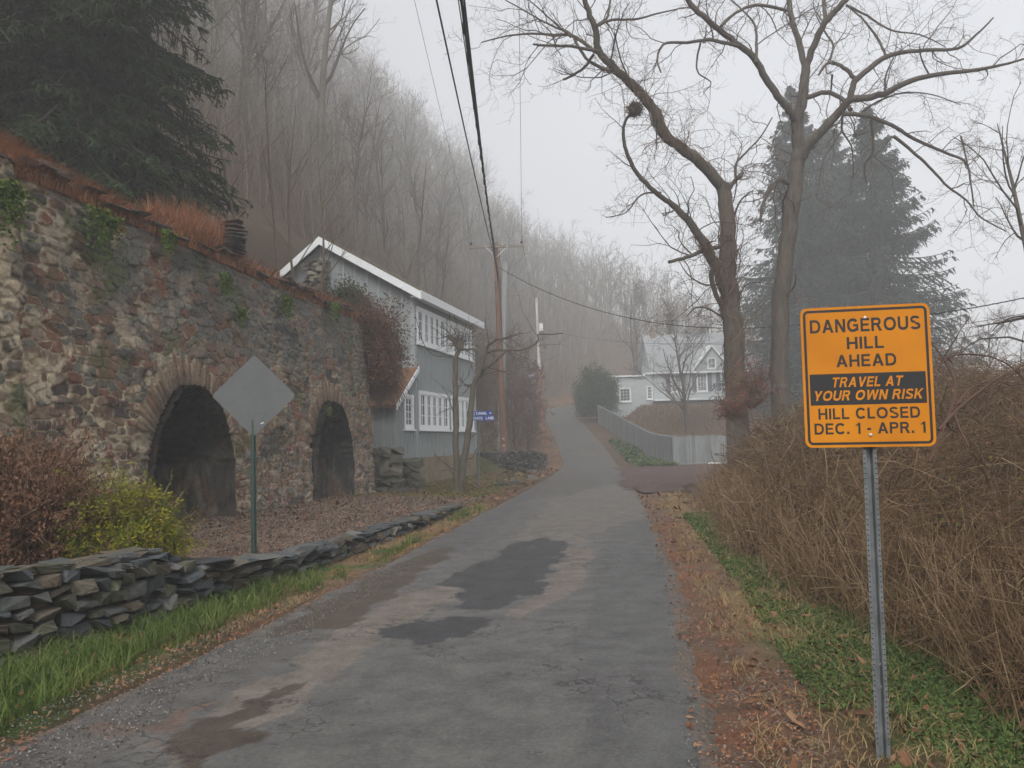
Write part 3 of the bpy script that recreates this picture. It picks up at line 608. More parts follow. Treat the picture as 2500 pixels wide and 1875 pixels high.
def dry_wall(b, path, hfun, rng, lo=(.12, .34), hh=(.06, .15), depth=.3, ch=None, zfun=None, pal=SL):
    """coursed but irregular dry-laid stones along a path (list of xy)"""
    path = np.array(path, float); cum = np.concatenate([[0], np.cumsum(np.linalg.norm(np.diff(path, axis=0), axis=1))])
    def pos(s): return np.array([np.interp(s, cum, path[:, 0]), np.interp(s, cum, path[:, 1])])
    top = np.zeros(int(cum[-1] / .02) + 2)
    g0 = None; row = 0
    while True:
        s = -rng.random() * .2; any_ = False
        while s < cum[-1]:
            w = rng.uniform(*lo); p = pos(np.clip(s + w / 2, 0, cum[-1])); i0, i1 = int(max(s, 0) / .02), int(min(s + w, cum[-1]) / .02) + 1
            base = top[i0:i1].mean(); H = hfun(p[0], p[1])
            h = rng.uniform(*hh) * (1.25 if w > .26 and rng.random() < .4 else 1)
            if base < H - .03:
                h = min(h, H - base + .05); any_ = True
                t = pos(min(s + w / 2 + .1, cum[-1])) - pos(max(s + w / 2 - .1, 0)); rz = math.atan2(t[1], t[0]); nn = np.array([-t[1], t[0]]) / (np.linalg.norm(t) + 1e-9)
                z = (zfun(p[0], p[1]) if zfun else 0) + base + h / 2
                bp = p + nn * (depth * .35 + rng.normal() * .018 + .05 * base)
                put_rock(b, (bp[0], bp[1], z), (w, depth * rng.uniform(.8, 1.15), h * 1.02), rz + rng.normal() * .08, rng, .07, pal)
                top[i0:i1] = base + h
            s += w * .97
        row += 1
        if not any_ or row > 30: break
def mat_stone(name, lo=.6, hi=1.4): return mat_painted(name, s1=18., s2=90., lo=lo, hi=hi, bs=.5, bscale=60., bd=.015, rough=.8, spec=.3)
M_slate = mat_stone('weathered_slate')
path = [(float(wx(y)), y) for y in np.linspace(4.9, 8.3, 24)]
b = Buf(); dry_wall(b, path, lambda x, y: float(wh(y)) * 1.02, np.random.default_rng(4), lo=(.12, .30), hh=(.065, .135), zfun=lambda x, y: -.04)
rg = np.random.default_rng(5)
for y in np.linspace(5., 8., 26): put_rock(b, (float(wx(y)) - .16 - .12 * rg.random(), y, float(wh(y)) + .0), (.32, .28, .07), 1.1 + rg.normal() * .4, rg, .06)
o = b.build('dry_stone_wall', M_slate); tag(o, 'knee-high dry stacked wall of grey slate blocks at lower left', 'wall')
path = [(float(wx(y)), y) for y in np.linspace(8.3, 19.2, 60)]
b = Buf(); dry_wall(b, path, lambda x, y: float(wh(y)), np.random.default_rng(6), lo=(.15, .45), hh=(.05, .11), zfun=lambda x, y: -.03)
for y in np.linspace(8.4, 19, 44): put_rock(b, (float(wx(y)) - .14 - .1 * rg.random(), y, float(wh(y)) - .01), (.30 + .3 * rg.random(), .3, .055), 1.25 + rg.normal() * .35, rg, .05)
for y in (8.45, 8.75, 9.1, 9.5): put_rock(b, (float(wx(y)) - .10, y, float(wh(y)) + .05), (.55, .4, .06), .9 + rg.normal() * .3, rg, .06)
tag(b.build('stone_edging', M_slate), 'low edging of flat stones winding along the mulch bed beside the road', 'edging')
M_cap = mat_stone('sandstone_slabs')
# capstones lying on the kiln, and slabs stacked at its highest corner
b = Buf(); PK = np.array([(.075, .045, .038), (.10, .07, .055), (.085, .08, .07), (.06, .055, .05)])
s = .4
while s < KLEN - .6:
    w = rg.uniform(.25, .7); P0 = KO + KD * s - KN * (.22 + .1 * rg.random()) + KZ * (topf(s) + .02)
    if rg.random() < .85: b = Buf(); put_rock(b, P0, (w, .32, .05 + .06 * rg.random()), math.atan2(KD[1], KD[0]) + rg.normal() * .1, rg, .05, PK); local(b.build('capstone', M_cap), kiln)
    s += w * .9
b = Buf(); s = s_of(15.75)
for i in range(9): put_rock(b, KO + KD * (s + rg.normal() * .05) - KN * .35 + KZ * (topf(s) + .08 + i * .075), (.55 - .03 * i, .5, .06), 1.4 + rg.normal() * .3, rg, .05, PK)
tag(b.build('stacked_slabs', mat_stone('lichened_slabs')), 'small stack of flat slabs standing on the kiln top among rusty grass', 'stone stack')
# retaining wall beyond the barn, buttress stones by the barn
b = Buf(); pth = [(-2.3, 42.0), (-.4, 42.6), (.9, 43.6), (1.45, 45.2), (1.6, 47)]
GP = np.array([(.06, .056, .05), (.085, .08, .07), (.11, .10, .09), (.05, .045, .04)])
dry_wall(b, pth[::-1], lambda x, y: .98 - .35 * float(ss(43.3, 47, y)), np.random.default_rng(8), lo=(.15, .4), hh=(.08, .16), depth=.4, zfun=lambda x, y: .1, pal=GP)
dry_wall(b, pth, lambda x, y: .98 - .35 * float(ss(43.3, 47, y)), np.random.default_rng(8), lo=(.15, .4), hh=(.08, .16), depth=.4, zfun=lambda x, y: .1, pal=GP)
tag(b.build('retaining_wall', mat_stone('dark_fieldstone')), 'low dark retaining wall holding the lawn behind the utility pole', 'wall')
for (U, V, y, sz, lab) in ((945, 1150, 25.2, (.9, 1.0, 1.35), 'mossy boulder pier leaning between kiln end and barn foundation'), (988, 1158, 26.3, (.95, .8, 1.0), 'pale lichened stone pier against the corner of the barn foundation')):
    g = at(U, V, y); b = Buf(); r2 = np.random.default_rng(int(U)); z = -.05
    while z < sz[2] - .1:
        for k_ in range(3): put_rock(b, (k_ * sz[0] / 3 - sz[0] / 3 + r2.normal() * .03, r2.normal() * .04, z + .13), (sz[0] / 2.2, sz[1] * (1 - .25 * z), .28), r2.normal() * .2, r2, .06, np.array([(.10, .10, .075), (.12, .11, .085), (.085, .088, .06), (.16, .145, .11)]))
        z += .2
    o = b.build('stone_pier', mat_stone('mossy_stone')); o.location = (g.x, g.y, gz(g.x, g.y)); tag(o, lab, 'pier')
for (u, v, lab) in ((1160, 1022, 'grey flat stone on the lawn right of the utility pole'), (1150, 1037, 'small dark stone half sunk at the edge of the lawn'), (1094, 1052, 'flat grey slab lying in the leaves below the utility pole')):
    X_, Y_ = ground_xy(u, v); b = Buf(); put_rock(b, (0, 0, .06), (.9 if v != 1037 else .5, .6, .16), .2, rg, .03, GP); o = b.build('flat_stone', M_slate); o.location = (X_, Y_, gz(X_, Y_)); tag(o, lab, 'stone')
# ------------------------------------------------------------------ materials for built things
def plain(name, col, rough=.6, var=.12, sc=3., bs=.1, metal=0., spec=.35, stretch=None, bsc=60):
    c = np.array(col); return MAT(name, [tuple(c * (1 - var * 1.6)), tuple(c), tuple(np.minimum(c * (1 + var), .95))], sc, rough=rough, bs=bs, bscale=bsc, metal=metal, spec=spec, sc=stretch, bdist=.01)
M_siding = plain('grey_painted_boards', (.25, .272, .272), .75, .07, 2.5, .3, stretch=(6, 6, .6))
M_siding2 = plain('grey_board_battens', (.32, .345, .345), .75, .12, 2.5, .3, stretch=(6, 6, .6))
M_white = plain('white_paint', (.74, .76, .77), .6, .07, 4., .15)
M_roof = MAT('mossy_shingles', [(.05, .042, .03), (.10, .085, .045), (.13, .10, .06)], 2.2, bs=.5, bscale=30)
M_needroof = MAT('leaf_strewn_shingles', [(.10, .05, .028), (.17, .085, .045), (.23, .14, .08)], 3., bs=.5, bscale=40)
M_found = MAT('parged_fieldstone', [(.11, .085, .055), (.20, .16, .10), (.26, .21, .14), (.15, .14, .10)], 2.4, detail=8, bs=.8, bscale=10, bdist=.06)
mg, N, L, B = nt('window_glass'); B.inputs['Base Color'].default_value = (.035, .042, .048, 1); B.inputs['Roughness'].default_value = .12; B.inputs['Specular IOR Level'].default_value = .5
M_glass = mg
mg, N, L, B = nt('curtained_glass'); L.new(ramp(N, L, noise_node(N, L, 2.5, 2, .5, objco(N, L)), [(.4, (.10, .11, .115)), (.6, (.30, .32, .33))]), B.inputs['Base Color']); B.inputs['Roughness'].default_value = .15
M_glass2 = mg

class Frame:
    """local wall frame: origin, unit direction along, outward normal; z is up"""
    def __init__(s, o, d, n): s.o, s.d, s.n = np.array(o, float), norm(np.array(d, float)), norm(np.array(n, float)); s.R = np.stack([s.d, s.n, np.array([0, 0, 1.])], 1)
    def p(s, a, z, n=0.): return s.o + s.d * a + s.n * n + np.array([0, 0, z])
    def box(s, b, a0, a1, z0, z1, n0, n1): box(b, s.p((a0 + a1) / 2, (z0 + z1) / 2, (n0 + n1) / 2), (abs(a1 - a0), abs(n1 - n0), abs(z1 - z0)), R=s.R)
def window(root, fr, a0, a1, z0, z1, lights, rows, cols, trim=.13, glass=None, sash=.05, off=.0):
    """casing with mullions as one part; its panes and sill are sub-parts"""
    f = Buf(); t = trim; n0, n1 = .0 + off, .075 + off
    fr.box(f, a0, a1, z1 - t, z1, n0, n1); fr.box(f, a0, a1, z0, z0 + t, n0, n1 - .003); fr.box(f, a0, a0 + t, z0 + t, z1 - t, n0, n1 - .006); fr.box(f, a1 - t, a1, z0 + t, z1 - t, n0, n1 - .006)
    ia0, ia1, iz0, iz1 = a0 + t, a1 - t, z0 + t, z1 - t; w = (ia1 - ia0) / lights; mw = min(.24, w * .36) if lights > 1 else 0
    for k in range(1, lights): fr.box(f, ia0 + k * w - mw / 2, ia0 + k * w + mw / 2, iz0, iz1, .0 + off, .062 + off)
    for k in range(lights):
        x0 = ia0 + k * w + (mw / 2 if k else 0); x1 = ia0 + (k + 1) * w - (mw / 2 if k < lights - 1 else 0)
        fr.box(f, x0, x1, iz0, iz0 + sash, .01 + off, .042 + off); fr.box(f, x0, x1, iz1 - sash, iz1, .01 + off, .042 + off)
        fr.box(f, x0, x0 + sash, iz0 + sash, iz1 - sash, .01 + off, .040 + off); fr.box(f, x1 - sash, x1, iz0 + sash, iz1 - sash, .01 + off, .040 + off)
        for c_ in range(1, cols): xc = x0 + (x1 - x0) * c_ / cols; fr.box(f, xc - .013, xc + .013, iz0 + sash, iz1 - sash, .012 + off, .033 + off)
        for r_ in range(1, rows): zc = iz0 + (iz1 - iz0) * r_ / rows; fr.box(f, x0 + sash, x1 - sash, zc - .013, zc + .013, .010 + off, .030 + off)
    fo = f.build('window', M_white, root)
    g = Buf(); fr.box(g, ia0 - .01, ia1 + .01, iz0 - .01, iz1 + .01, .002 + off, .016 + off); g.build('pane', glass or M_glass, fo)
    s_ = Buf(); fr.box(s_, a0 - .06, a1 + .06, z0 - .06, z0 - .003, .0 + off, .13 + off); s_.build('sill', M_white, fo)
    return fo

# ------------------------------------------------------------------ grey barn
barn = empty('barn'); tag(barn, 'tall blue-grey board barn with white trimmed ribbon windows beyond the kiln', 'barn')
C0 = np.array([-3.64, 30.0, 0]); sdv = np.array([.234, .972, 0]); snv = np.array([.972, -.234, 0]); gdv = np.array([-.972, .234, 0])
side = Frame(C0, sdv, snv); gable = Frame(C0, gdv, -sdv)
SLN, ZB, ZE, ZR = 8.0, 1.12, 7.42, 9.58; HW = 3.68; GW = 6.9; ZL = 7.2
b = Buf(); prism(b, [(0, ZB), (GW, ZB), (GW, ZL + .0), (HW, ZR - .12), (0, ZE - .12)], SLN, (C0, gdv, (0, 0, 1), sdv)); body = b.build('wall', M_siding, barn)
b = Buf(); s = .08
while s < SLN - .03: side.box(b, s, s + .045, ZB - .02, ZE - .18, .0, .028); s += .165
t = .4
while t < GW:
    zt = ZE - .14 + (ZR - ZE) * t / HW if t < HW else ZR - .14 - (t - HW) / (GW - HW) * (ZR - ZL)
    gable.box(b, t, t + .06, 3.0, zt, .0, .04); t += .48
side.box(b, -.03, .12, ZB, ZE - .1, .0, .045); side.box(b, SLN - .1, SLN + .03, ZB, ZE - .1, .0, .045); gable.box(b, -.03, .13, ZB + .5, ZE - .1, .0, .045)
b.build('battens', M_siding2, body)
b = Buf(); prism(b, [(-.02, -.4), (GW - .02, -.4), (GW - .02, ZB - .01), (-.02, ZB - .01)], SLN - .08, (C0 + sdv * .04, gdv, (0, 0, 1), sdv)); b.build('foundation', M_found, barn)
b = Buf()                                                             # roof slabs, overhanging gable and eave
ov, oe, th = .35, .42, .17; rk = (ZR - ZE) / HW
def roofslab(b, a0, z0, a1, z1, s0, s1, th):
    prism(b, [(a0, z0), (a0, z0 + th), (a1, z1 + th), (a1, z1)], s1 - s0, (C0 + sdv * s0, gdv, (0, 0, 1), sdv))
rkl = (ZR - ZL) / (GW - HW)
roofslab(b, -oe, ZE - rk * oe, HW, ZR, -ov, SLN + .3, th); roofslab(b, HW + .002, ZR, GW + .4, ZL - rkl * .4, -ov, SLN + .3, th)
rf = b.build('roof', M_roof, barn)
b = Buf(); roofslab(b, -oe - .03, ZE - rk * (oe + .03) - .20, HW, ZR - .20 , -ov - .05, -ov - .005, .31); roofslab(b, HW + .002, ZR - .20, GW + .42, ZL - rkl * .42 - .20, -ov - .05, -ov - .005, .31)
b.build('bargeboard', M_white, rf)
b = Buf(); side.box(b, -ov - .05, SLN + .32, ZE - rk * oe - .16, ZE - rk * oe + .14, oe + .003, oe + .035); b.build('fascia', M_white, rf)
b = Buf(); side.box(b, -ov, SLN + .25, ZE - rk * oe - .09, ZE - rk * oe - .06, 0.03, oe); b.build('soffit', M_white, rf)
window(barn, side, .22, 3.68, 5.42, 6.84, 5, 3, 2); window(barn, side, 3.98, 7.5, 5.42, 6.84, 6, 3, 2)
window(barn, side, .32, 3.90, 2.16, 3.64, 5, 3, 2); window(barn, side, 4.22, 7.6, 2.16, 3.64, 5, 3, 2)
# lean-to on the near side
LT = 1.95
b = Buf(); prism(b, [(-LT, ZB), (-.004, ZB), (-.004, 4.38), (-LT, 3.08)], 4.2, (C0, sdv, (0, 0, 1), gdv)); lt = b.build('lean_to', M_siding, barn)
b = Buf(); s = -LT + .06
while s < -.05: side.box(b, s, s + .045, ZB - .02, 3.02 + (s + LT) / LT * 1.3, .0, .028); s += .165
ltf = Frame(C0 - sdv * LT, gdv, -sdv); t = .0
while t < 4.2: ltf.box(b, t, t + .05, ZB, 3.0, .0, .025); t += .42
b.build('battens', M_siding2, lt)
b = Buf(); prism(b, [(-LT - .3, 3.08 - .2 + .03), (-.006, 4.41), (-.006, 4.50), (-LT - .3, 2.97 + .03)], 4.5, (C0 + snv * .16, sdv, (0, 0, 1), gdv)); b.build('lean_to_roof', M_needroof, barn)
b = Buf(); prism(b, [(-LT - .32, 2.80), (-.006, 4.32), (-.006, 4.52), (-LT - .32, 3.0)], .03, (C0 + snv * .195, sdv, (0, 0, 1), gdv)); b.build('lean_to_trim', M_white, barn)
window(barn, side, -1.22, -.30, 2.16, 3.42, 1, 4, 2, trim=.12)
b = Buf(); prism(b, [(-LT + .04, -.3), (0, -.3), (0, ZB - .01), (-LT + .04, ZB - .01)], 4.0, (C0 + snv * -.05, sdv, (0, 0, 1), gdv)); b.build('lean_to_foundation', M_found, barn)
# rubble chimney against the gable
b = Buf(); rg = np.random.default_rng(3)
for z in np.arange(4.2, 8.85, .15):
    for k in range(3): put_rock(b, gable.p(3.55 + k * .27 + (round(z / .15) % 2) * .1 + rg.normal() * .02, z, .30 + rg.normal() * .02), (.33, .6, .175), math.atan2(gdv[1], gdv[0]), rg, .04, np.array([(.15, .13, .10), (.19, .17, .13), (.11, .10, .08)]))
o = b.build('chimney', mat_stone('chimney_stone'), barn)

# ------------------------------------------------------------------ white house on the bank
HZ = 5.3; hy = 82.
house = empty('white_house', (0, 0, 0)); tag(house, 'white clapboard house with dark shutters behind the bare trees', 'house')
def hx(u5, y=hy): return at(1200 + u5 * .3315, 950, y).x            # column measured off the photo -> x at the house front
X0, X1 = hx(1190), hx(1800)
M_clap = MAT('white_clapboard', [(.33, .36, .36), (.40, .43, .43), (.46, .485, .48)], 2.5, rough=.7, sc=(.4, .4, 3))
M_slater = MAT('grey_slate_roof', [(.19, .205, .21), (.26, .275, .28), (.33, .345, .35)], 5., rough=.6, sc=(2, 2, 6), bs=.4, bscale=8)
M_shut = plain('dark_grey_shutter', (.11, .125, .13), .6)
def gabled(root, x0, x1, y0, y1, z0, ze, zr, name='wall', roof=True):
    b = Buf(); ym = (y0 + y1) / 2
    prism(b, [(y0, z0), (y1, z0), (y1, ze), (ym, zr - .08), (y0, ze)], x1 - x0, ((x0, 0, 0), (0, 1, 0), (0, 0, 1), (1, 0, 0))); w = b.build(name, M_clap, root)
    b = Buf(); k = (zr - ze) / (ym - y0)
    prism(b, [(y0 - .35, ze - .35 * k), (ym, zr), (ym, zr + .12), (y0 - .35, ze - .35 * k + .12)], x1 - x0 + .6, ((x0 - .3, 0, 0), (0, 1, 0), (0, 0, 1), (1, 0, 0)))
    prism(b, [(ym + .002, zr), (y1 + .35, ze - .35 * k), (y1 + .35, ze - .35 * k + .12), (ym + .002, zr + .12)], x1 - x0 + .6, ((x0 - .3, 0, 0), (0, 1, 0), (0, 0, 1), (1, 0, 0)))
    r = b.build('roof', M_slater, root); b = Buf(); box(b, ((x0 + x1) / 2, y0 - .37, ze - .35 * k - .03), (x1 - x0 + .64, .03, .18)); b.build('fascia', M_white, r)
    return w, r
w, r = gabled(house, X0, X1 + 1.5, hy, hy + 7.5, HZ - 1.5, HZ + 3.35, HZ + 7.3)
b = Buf(); cxh = hx(1246); box(b, (cxh, hy + 3.6, HZ + 7.0), (.5, .5, 1.5)); box(b, (cxh, hy + 3.6, HZ + 7.8), (.62, .62, .12)); box(b, (cxh, hy + 3.6, HZ + 8.0), (.26, .26, .3)); b.build('chimney', plain('tan_brick', (.26, .19, .13), .9, .3, 12), r)
fr = Frame((0, hy, 0), (1, 0, 0), (0, -1, 0))
for u0, u1 in ((1322, 1402), (1512, 1592), (1690, 1765)):
    a0, a1 = hx(u0), hx(u1); wo = window(house, fr, a0, a1, HZ + .95, HZ + 2.92, 1, 4, 3, trim=.09, glass=M_glass2, sash=.05)
    for (s0, s1) in ((a0 - .46, a0 - .02), (a1 + .02, a1 + .46)):
        b = Buf(); fr.box(b, s0, s1, HZ + .98, HZ + 2.9, .0, .05); fr.box(b, s0 + .06, s1 - .06, HZ + 1.05, HZ + 1.85, .05, .065); fr.box(b, s0 + .06, s1 - .06, HZ + 1.95, HZ + 2.8, .05, .065); b.build('shutter', M_shut, house)
# cross gable with its own raking boards
g0, g1, gp = hx(1495), hx(1760), HZ + 5.5
b = Buf(); prism(b, [(g0, HZ + 3.1), (g1, HZ + 3.1), ((g0 + g1) / 2, gp)], 3.6, ((0, hy - .12, 0), (1, 0, 0), (0, 0, 1), (0, 1, 0))); gb = b.build('cross_gable', M_clap, house)
gm = (g0 + g1) / 2; b = Buf()
for sg, e in ((-1, g0 - .25), (1, g1 + .25)): prism(b, [(gm, gp + .02), (e, HZ + 2.95), (e, HZ + 3.15), (gm, gp + .26)] if sg < 0 else [(gm + .002, gp + .02), (gm + .002, gp + .26), (e, HZ + 3.15), (e, HZ + 2.95)], 3.8, ((0, hy - .4, 0), (1, 0, 0), (0, 0, 1), (0, 1, 0)))
b.build('gable_roof', M_white, gb)
window(house, Frame((0, hy - .12, 0), (1, 0, 0), (0, -1, 0)), gm - .45, gm + .45, HZ + 3.25, HZ + 4.4, 1, 2, 2, trim=.09, glass=M_glass2)
b = Buf(); box(b, ((X0 + X1) / 2 + .6, hy - .9, HZ + .12), (X1 - X0 + 1.6, 1.8, .16)); pr = b.build('porch', M_white, house)
b = Buf(); box(b, ((X0 + X1) / 2 + .6, hy - .8, HZ - .6), (X1 - X0 + 1.4, 1.5, 1.25)); b.build('porch_base', plain('dark_stone_base', (.10, .09, .08), .9, .3, 8), house)
# flat-roofed wing
E0, E1, Em = hx(745), X0 - .01, hx(1130)
b = Buf(); box(b, ((E0 + Em) / 2, hy + 3.2, HZ + .6), (Em - E0, 6, 4.1)); box(b, ((Em + E1) / 2 + .003, hy + 3.2, HZ + .7), (E1 - Em, 5.99, 4.3)); b.build('wing', M_clap, house)
b = Buf(); box(b, ((E0 + Em) / 2 - .1, hy + 3.2, HZ + 2.74), (Em - E0 + .3, 6.4, .16)); box(b, ((Em + E1) / 2 + .06, hy + 3.2, HZ + 2.94), (E1 - Em + .1, 6.41, .16)); b.build('wing_roof', M_white, house)
fw = Frame((0, hy + .2, 0), (1, 0, 0), (0, -1, 0))
window(house, fw, hx(940), hx(1028), HZ + .1, HZ + 1.55, 1, 4, 3, trim=.1, sash=.05); window(house, fw, hx(1183), hx(1187) + .62, HZ + .3, HZ + 1.7, 1, 4, 3, trim=.08, sash=.04) if False else window(house, fw, E1 - .62, E1 - .02, HZ + .3, HZ + 1.7, 1, 4, 3, trim=.08, sash=.04)
# dark low roof far right behind the thicket
b = Buf(); prism(b, [(0, 3.0), (3.6, 5.4), (14, 5.0), (14, 0), (0, 0)], 8, ((42, 92, 0), (1, 0, 0), (0, 0, 1), (0, 1, 0)))
shed = empty('outbuilding', (48, 94, 0)); local(b.build('wall', plain('dark_weathered_boards', (.07, .075, .08), .9, .2)), shed)
b = Buf(); prism(b, [(-.4, 2.95), (3.6, 5.5), (3.6, 5.66), (-.4, 3.11)], 8.6, ((42, 91.7, 0), (1, 0, 0), (0, 0, 1), (0, 1, 0))); prism(b, [(3.602, 5.5), (14.4, 5.08), (14.4, 5.24), (3.602, 5.66)], 8.6, ((42, 91.7, 0), (1, 0, 0), (0, 0, 1), (0, 1, 0)))
local(b.build('roof', plain('dark_roofing', (.05, .055, .06), .8)), shed); tag(shed, 'dark low outbuilding half lost in fog behind the thicket at far right', 'outbuilding')

# ------------------------------------------------------------------ picket fence along the road
fence = empty('picket_fence', (9.5, 48, 0)); tag(fence, 'weathered grey board fence with pointed pickets turning the corner by the driveway', 'fence')
M_fence = MAT('weathered_pickets', [(.09, .10, .10), (.15, .165, .165), (.23, .245, .24), (.12, .135, .115)], 1.1, use_rnd=.45, sc=(5, 5, .7), bs=.3, bscale=20)
fpath = np.array([(8.05, 76), (8.2, 70), (8.5, 62), (8.9, 55), (9.2, 51), (9.5, 48.0)]); front = np.array([(9.5, 48.0), (11.2, 48.1), (14.8, 48.4)])
rg = np.random.default_rng(12)
def pickets(path, w, H, name):
    cum = np.concatenate([[0], np.cumsum(np.linalg.norm(np.diff(path, axis=0), axis=1))]); b = Buf(); rl = Buf(); s = 0
    while s < cum[-1]:
        p = np.array([np.interp(s, cum, path[:, k]) for k in (0, 1)]); p2 = np.array([np.interp(s + .2, cum, path[:, k]) for k in (0, 1)]); d = norm(p2 - p) if np.linalg.norm(p2 - p) > 1e-6 else norm(path[-1] - path[-2])
        z = gz(*p) + rg.normal() * .01 ; h = H + rg.normal() * .02; hw_ = w / 2
        n_ = Buf(); prism(n_, [(-hw_, 0), (hw_, 0), (hw_, h - .09), (0, h), (-hw_, h - .09)], .02, ((p[0], p[1], z - .02), (d[0], d[1], rg.normal() * .01), (0, 0, 1), (d[1], -d[0], 0)))
        b.add(n_.v[0], q=n_.q[0], t=n_.t[0], r=rg.random()); s += w + .012
    for dz in (.35, H - .35):
        ss_ = np.linspace(0, cum[-1], max(3, int(cum[-1] / 1.0))); pts = [(np.interp(q_, cum, path[:, 0]), np.interp(q_, cum, path[:, 1])) for q_ in ss_]
        tube(rl, [(p[0] + .07, p[1] + .05, gz(*p) + dz) for p in pts], .045, 4)
    local(b.build('pickets', M_fence), fence); local(rl.build('rail', M_fence), fence)
pickets(fpath, .11, 1.78, 'side'); pickets(front, .085, 1.75, 'front')
b = Buf(); box(b, (12.1, 48.18, gz(12, 48.2) + .03), (5.2, .14, .12)); local(b.build('bottom_board', M_white), fence)
for (x, y) in [(9.52, 48.05), (11.2, 48.25), (8.75, 58.1), (8.4, 66), (8.15, 74)]:
    b = Buf(); box(b, (x + .06, y + .06, gz(x, y) + .8), (.11, .11, 1.75)); local(b.build('post', M_fence), fence)

# ------------------------------------------------------------------ road signs
M_text = plain('black_lettering', (.012, .012, .013), .5, .05)
M_steel = MAT('galvanised_steel', [(.09, .10, .105), (.15, .16, .165), (.21, .22, .225)], 14., rough=.6, metal=.25, bs=.15, bscale=60)
# lettering drawn from strokes: each glyph is a list of flat polygons, cap height 1
def _bar(x0, y0, x1, y1): return [(x0, y0), (x1, y0), (x1, y1), (x0, y1)]
def _arc(cx_, cy_, rx, ry, a0, a1, t, n=14):
    out = []
    for k in range(n):
        a, b_ = math.radians(a0 + (a1 - a0) * k / n), math.radians(a0 + (a1 - a0) * (k + 1) / n)
        f = lambda a, r, q: (cx_ + (rx - r) * math.copysign(abs(math.cos(a)) ** q, math.cos(a)), cy_ + (ry - r) * math.copysign(abs(math.sin(a)) ** q, math.sin(a)))
        q = .9; out.append([f(a, t, q), f(a, 0, q), f(b_, 0, q), f(b_, t, q)])
    return out
def glyphs(t):
    B = _bar; G = {}
    G['I'] = (t, [B(0, 0, t, 1)]); G['L'] = (.68, [B(0, 0, t, 1), B(t, 0, .68, t * .9)]); G['H'] = (.84, [B(0, 0, t, 1), B(.84 - t, 0, .84, 1), B(t, .5 - t * .45, .84 - t, .5 + t * .45)])
    G['E'] = (.74, [B(0, 0, t, 1), B(t, 0, .74, t * .9), B(t, 1 - t * .9, .73, 1), B(t, .5 - t * .38, .68, .5 + t * .45)]); G['T'] = (.80, [B(.4 - t / 2, 0, .4 + t / 2, 1 - t * .9), B(0, 1 - t * .9, .8, 1)])
    w = t * 1.1
    G['A'] = (.94, [[(0, 0), (w, 0), (.47 + w * .5, 1), (.47 - w * .5, 1)], [(.94 - w, 0), (.94, 0), (.47 + w * .5, 1), (.47 - w * .5, 1)], B(.24, .22, .70, .22 + t * .85)])
    G['V'] = (.90, [[(.45 - w * .5, 0), (.45 + w * .5, 0), (w, 1), (0, 1)], [(.45 - w * .5, 0), (.45 + w * .5, 0), (.9, 1), (.9 - w, 1)]])
    G['W'] = (1.28, [[(.32 - w * .5, 0), (.32 + w * .4, 0), (w, 1), (0, 1)], [(.32 - w * .5, 0), (.32 + w * .4, 0), (.64 + w * .45, 1), (.64 - w * .45, 1)], [(.96 - w * .4, 0), (.96 + w * .5, 0), (.64 + w * .45, 1), (.64 - w * .45, 1)], [(.96 - w * .4, 0), (.96 + w * .5, 0), (1.28, 1), (1.28 - w, 1)]])
    G['N'] = (.84, [B(0, 0, t, 1), B(.84 - t, 0, .84, 1), [(.84 - t * 1.15, 0), (.84, 0), (t * 1.15, 1), (0, 1)]])
    G['Y'] = (.88, [B(.44 - t / 2, 0, .44 + t / 2, .42), [(.44 - t / 2, .36), (.44 + t / 2, .36), (w, 1), (0, 1)], [(.44 - t / 2, .36), (.44 + t / 2, .36), (.88, 1), (.88 - w, 1)]])
    G['K'] = (.86, [B(0, 0, t, 1), [(t * .9, .30), (t * .9, .52), (.62, 1), (.85, 1)], [(.28, .50), (.42, .64), (.88, 0), (.64, 0)]])
    G['O'] = (1.0, _arc(.5, .5, .5, .51, 0, 360, t, 32)); G['C'] = (.92, _arc(.48, .5, .48, .51, 38, 322, t, 26)); G['G'] = (.96, _arc(.48, .5, .48, .51, 38, 330, t, 26) + [B(.50, .40, .93, .40 + t * .85), B(.93 - t * .8, .08, .93, .40)])
    G['D'] = (.88, [B(0, 0, t, 1), B(t, 0, .42, t * .9), B(t, 1 - t * .9, .42, 1)] + _arc(.42, .5, .46, .5, -90, 90, t * .95, 16)); G['U'] = (.84, [B(0, .34, t, 1), B(.84 - t, .34, .84, 1)] + _arc(.42, .36, .42, .37, 180, 360, t, 16))
    G['P'] = (.78, [B(0, 0, t, 1), B(t, .42, .48, .42 + t * .85), B(t, 1 - t * .9, .48, 1)] + _arc(.48, .71, .30, .29, -90, 90, t * .92, 12)); G['R'] = (.86, G['P'][1] + [[(.62, 0), (.86, 0), (.62, .48), (.38, .48)]])
    G['S'] = (.82, _arc(.41, .735, .39, .275, 20, 270, t * .92, 18) + _arc(.41, .265, .41, .275, -160, 90, t * .92, 18))
    G['1'] = (.42, [B(.42 - t, 0, .42, 1), [(0, .70), (.42 - t, .78), (.42 - t * .6, 1), (.42 - t, .98), (.16, .84), (0, .84)]]); G['.'] = (t * 1.1, [B(0, 0, t * 1.1, t * 1.1)]); G['-'] = (.36, [B(0, .32, .36, .32 + t)]); G[' '] = (.30, [])
    return G
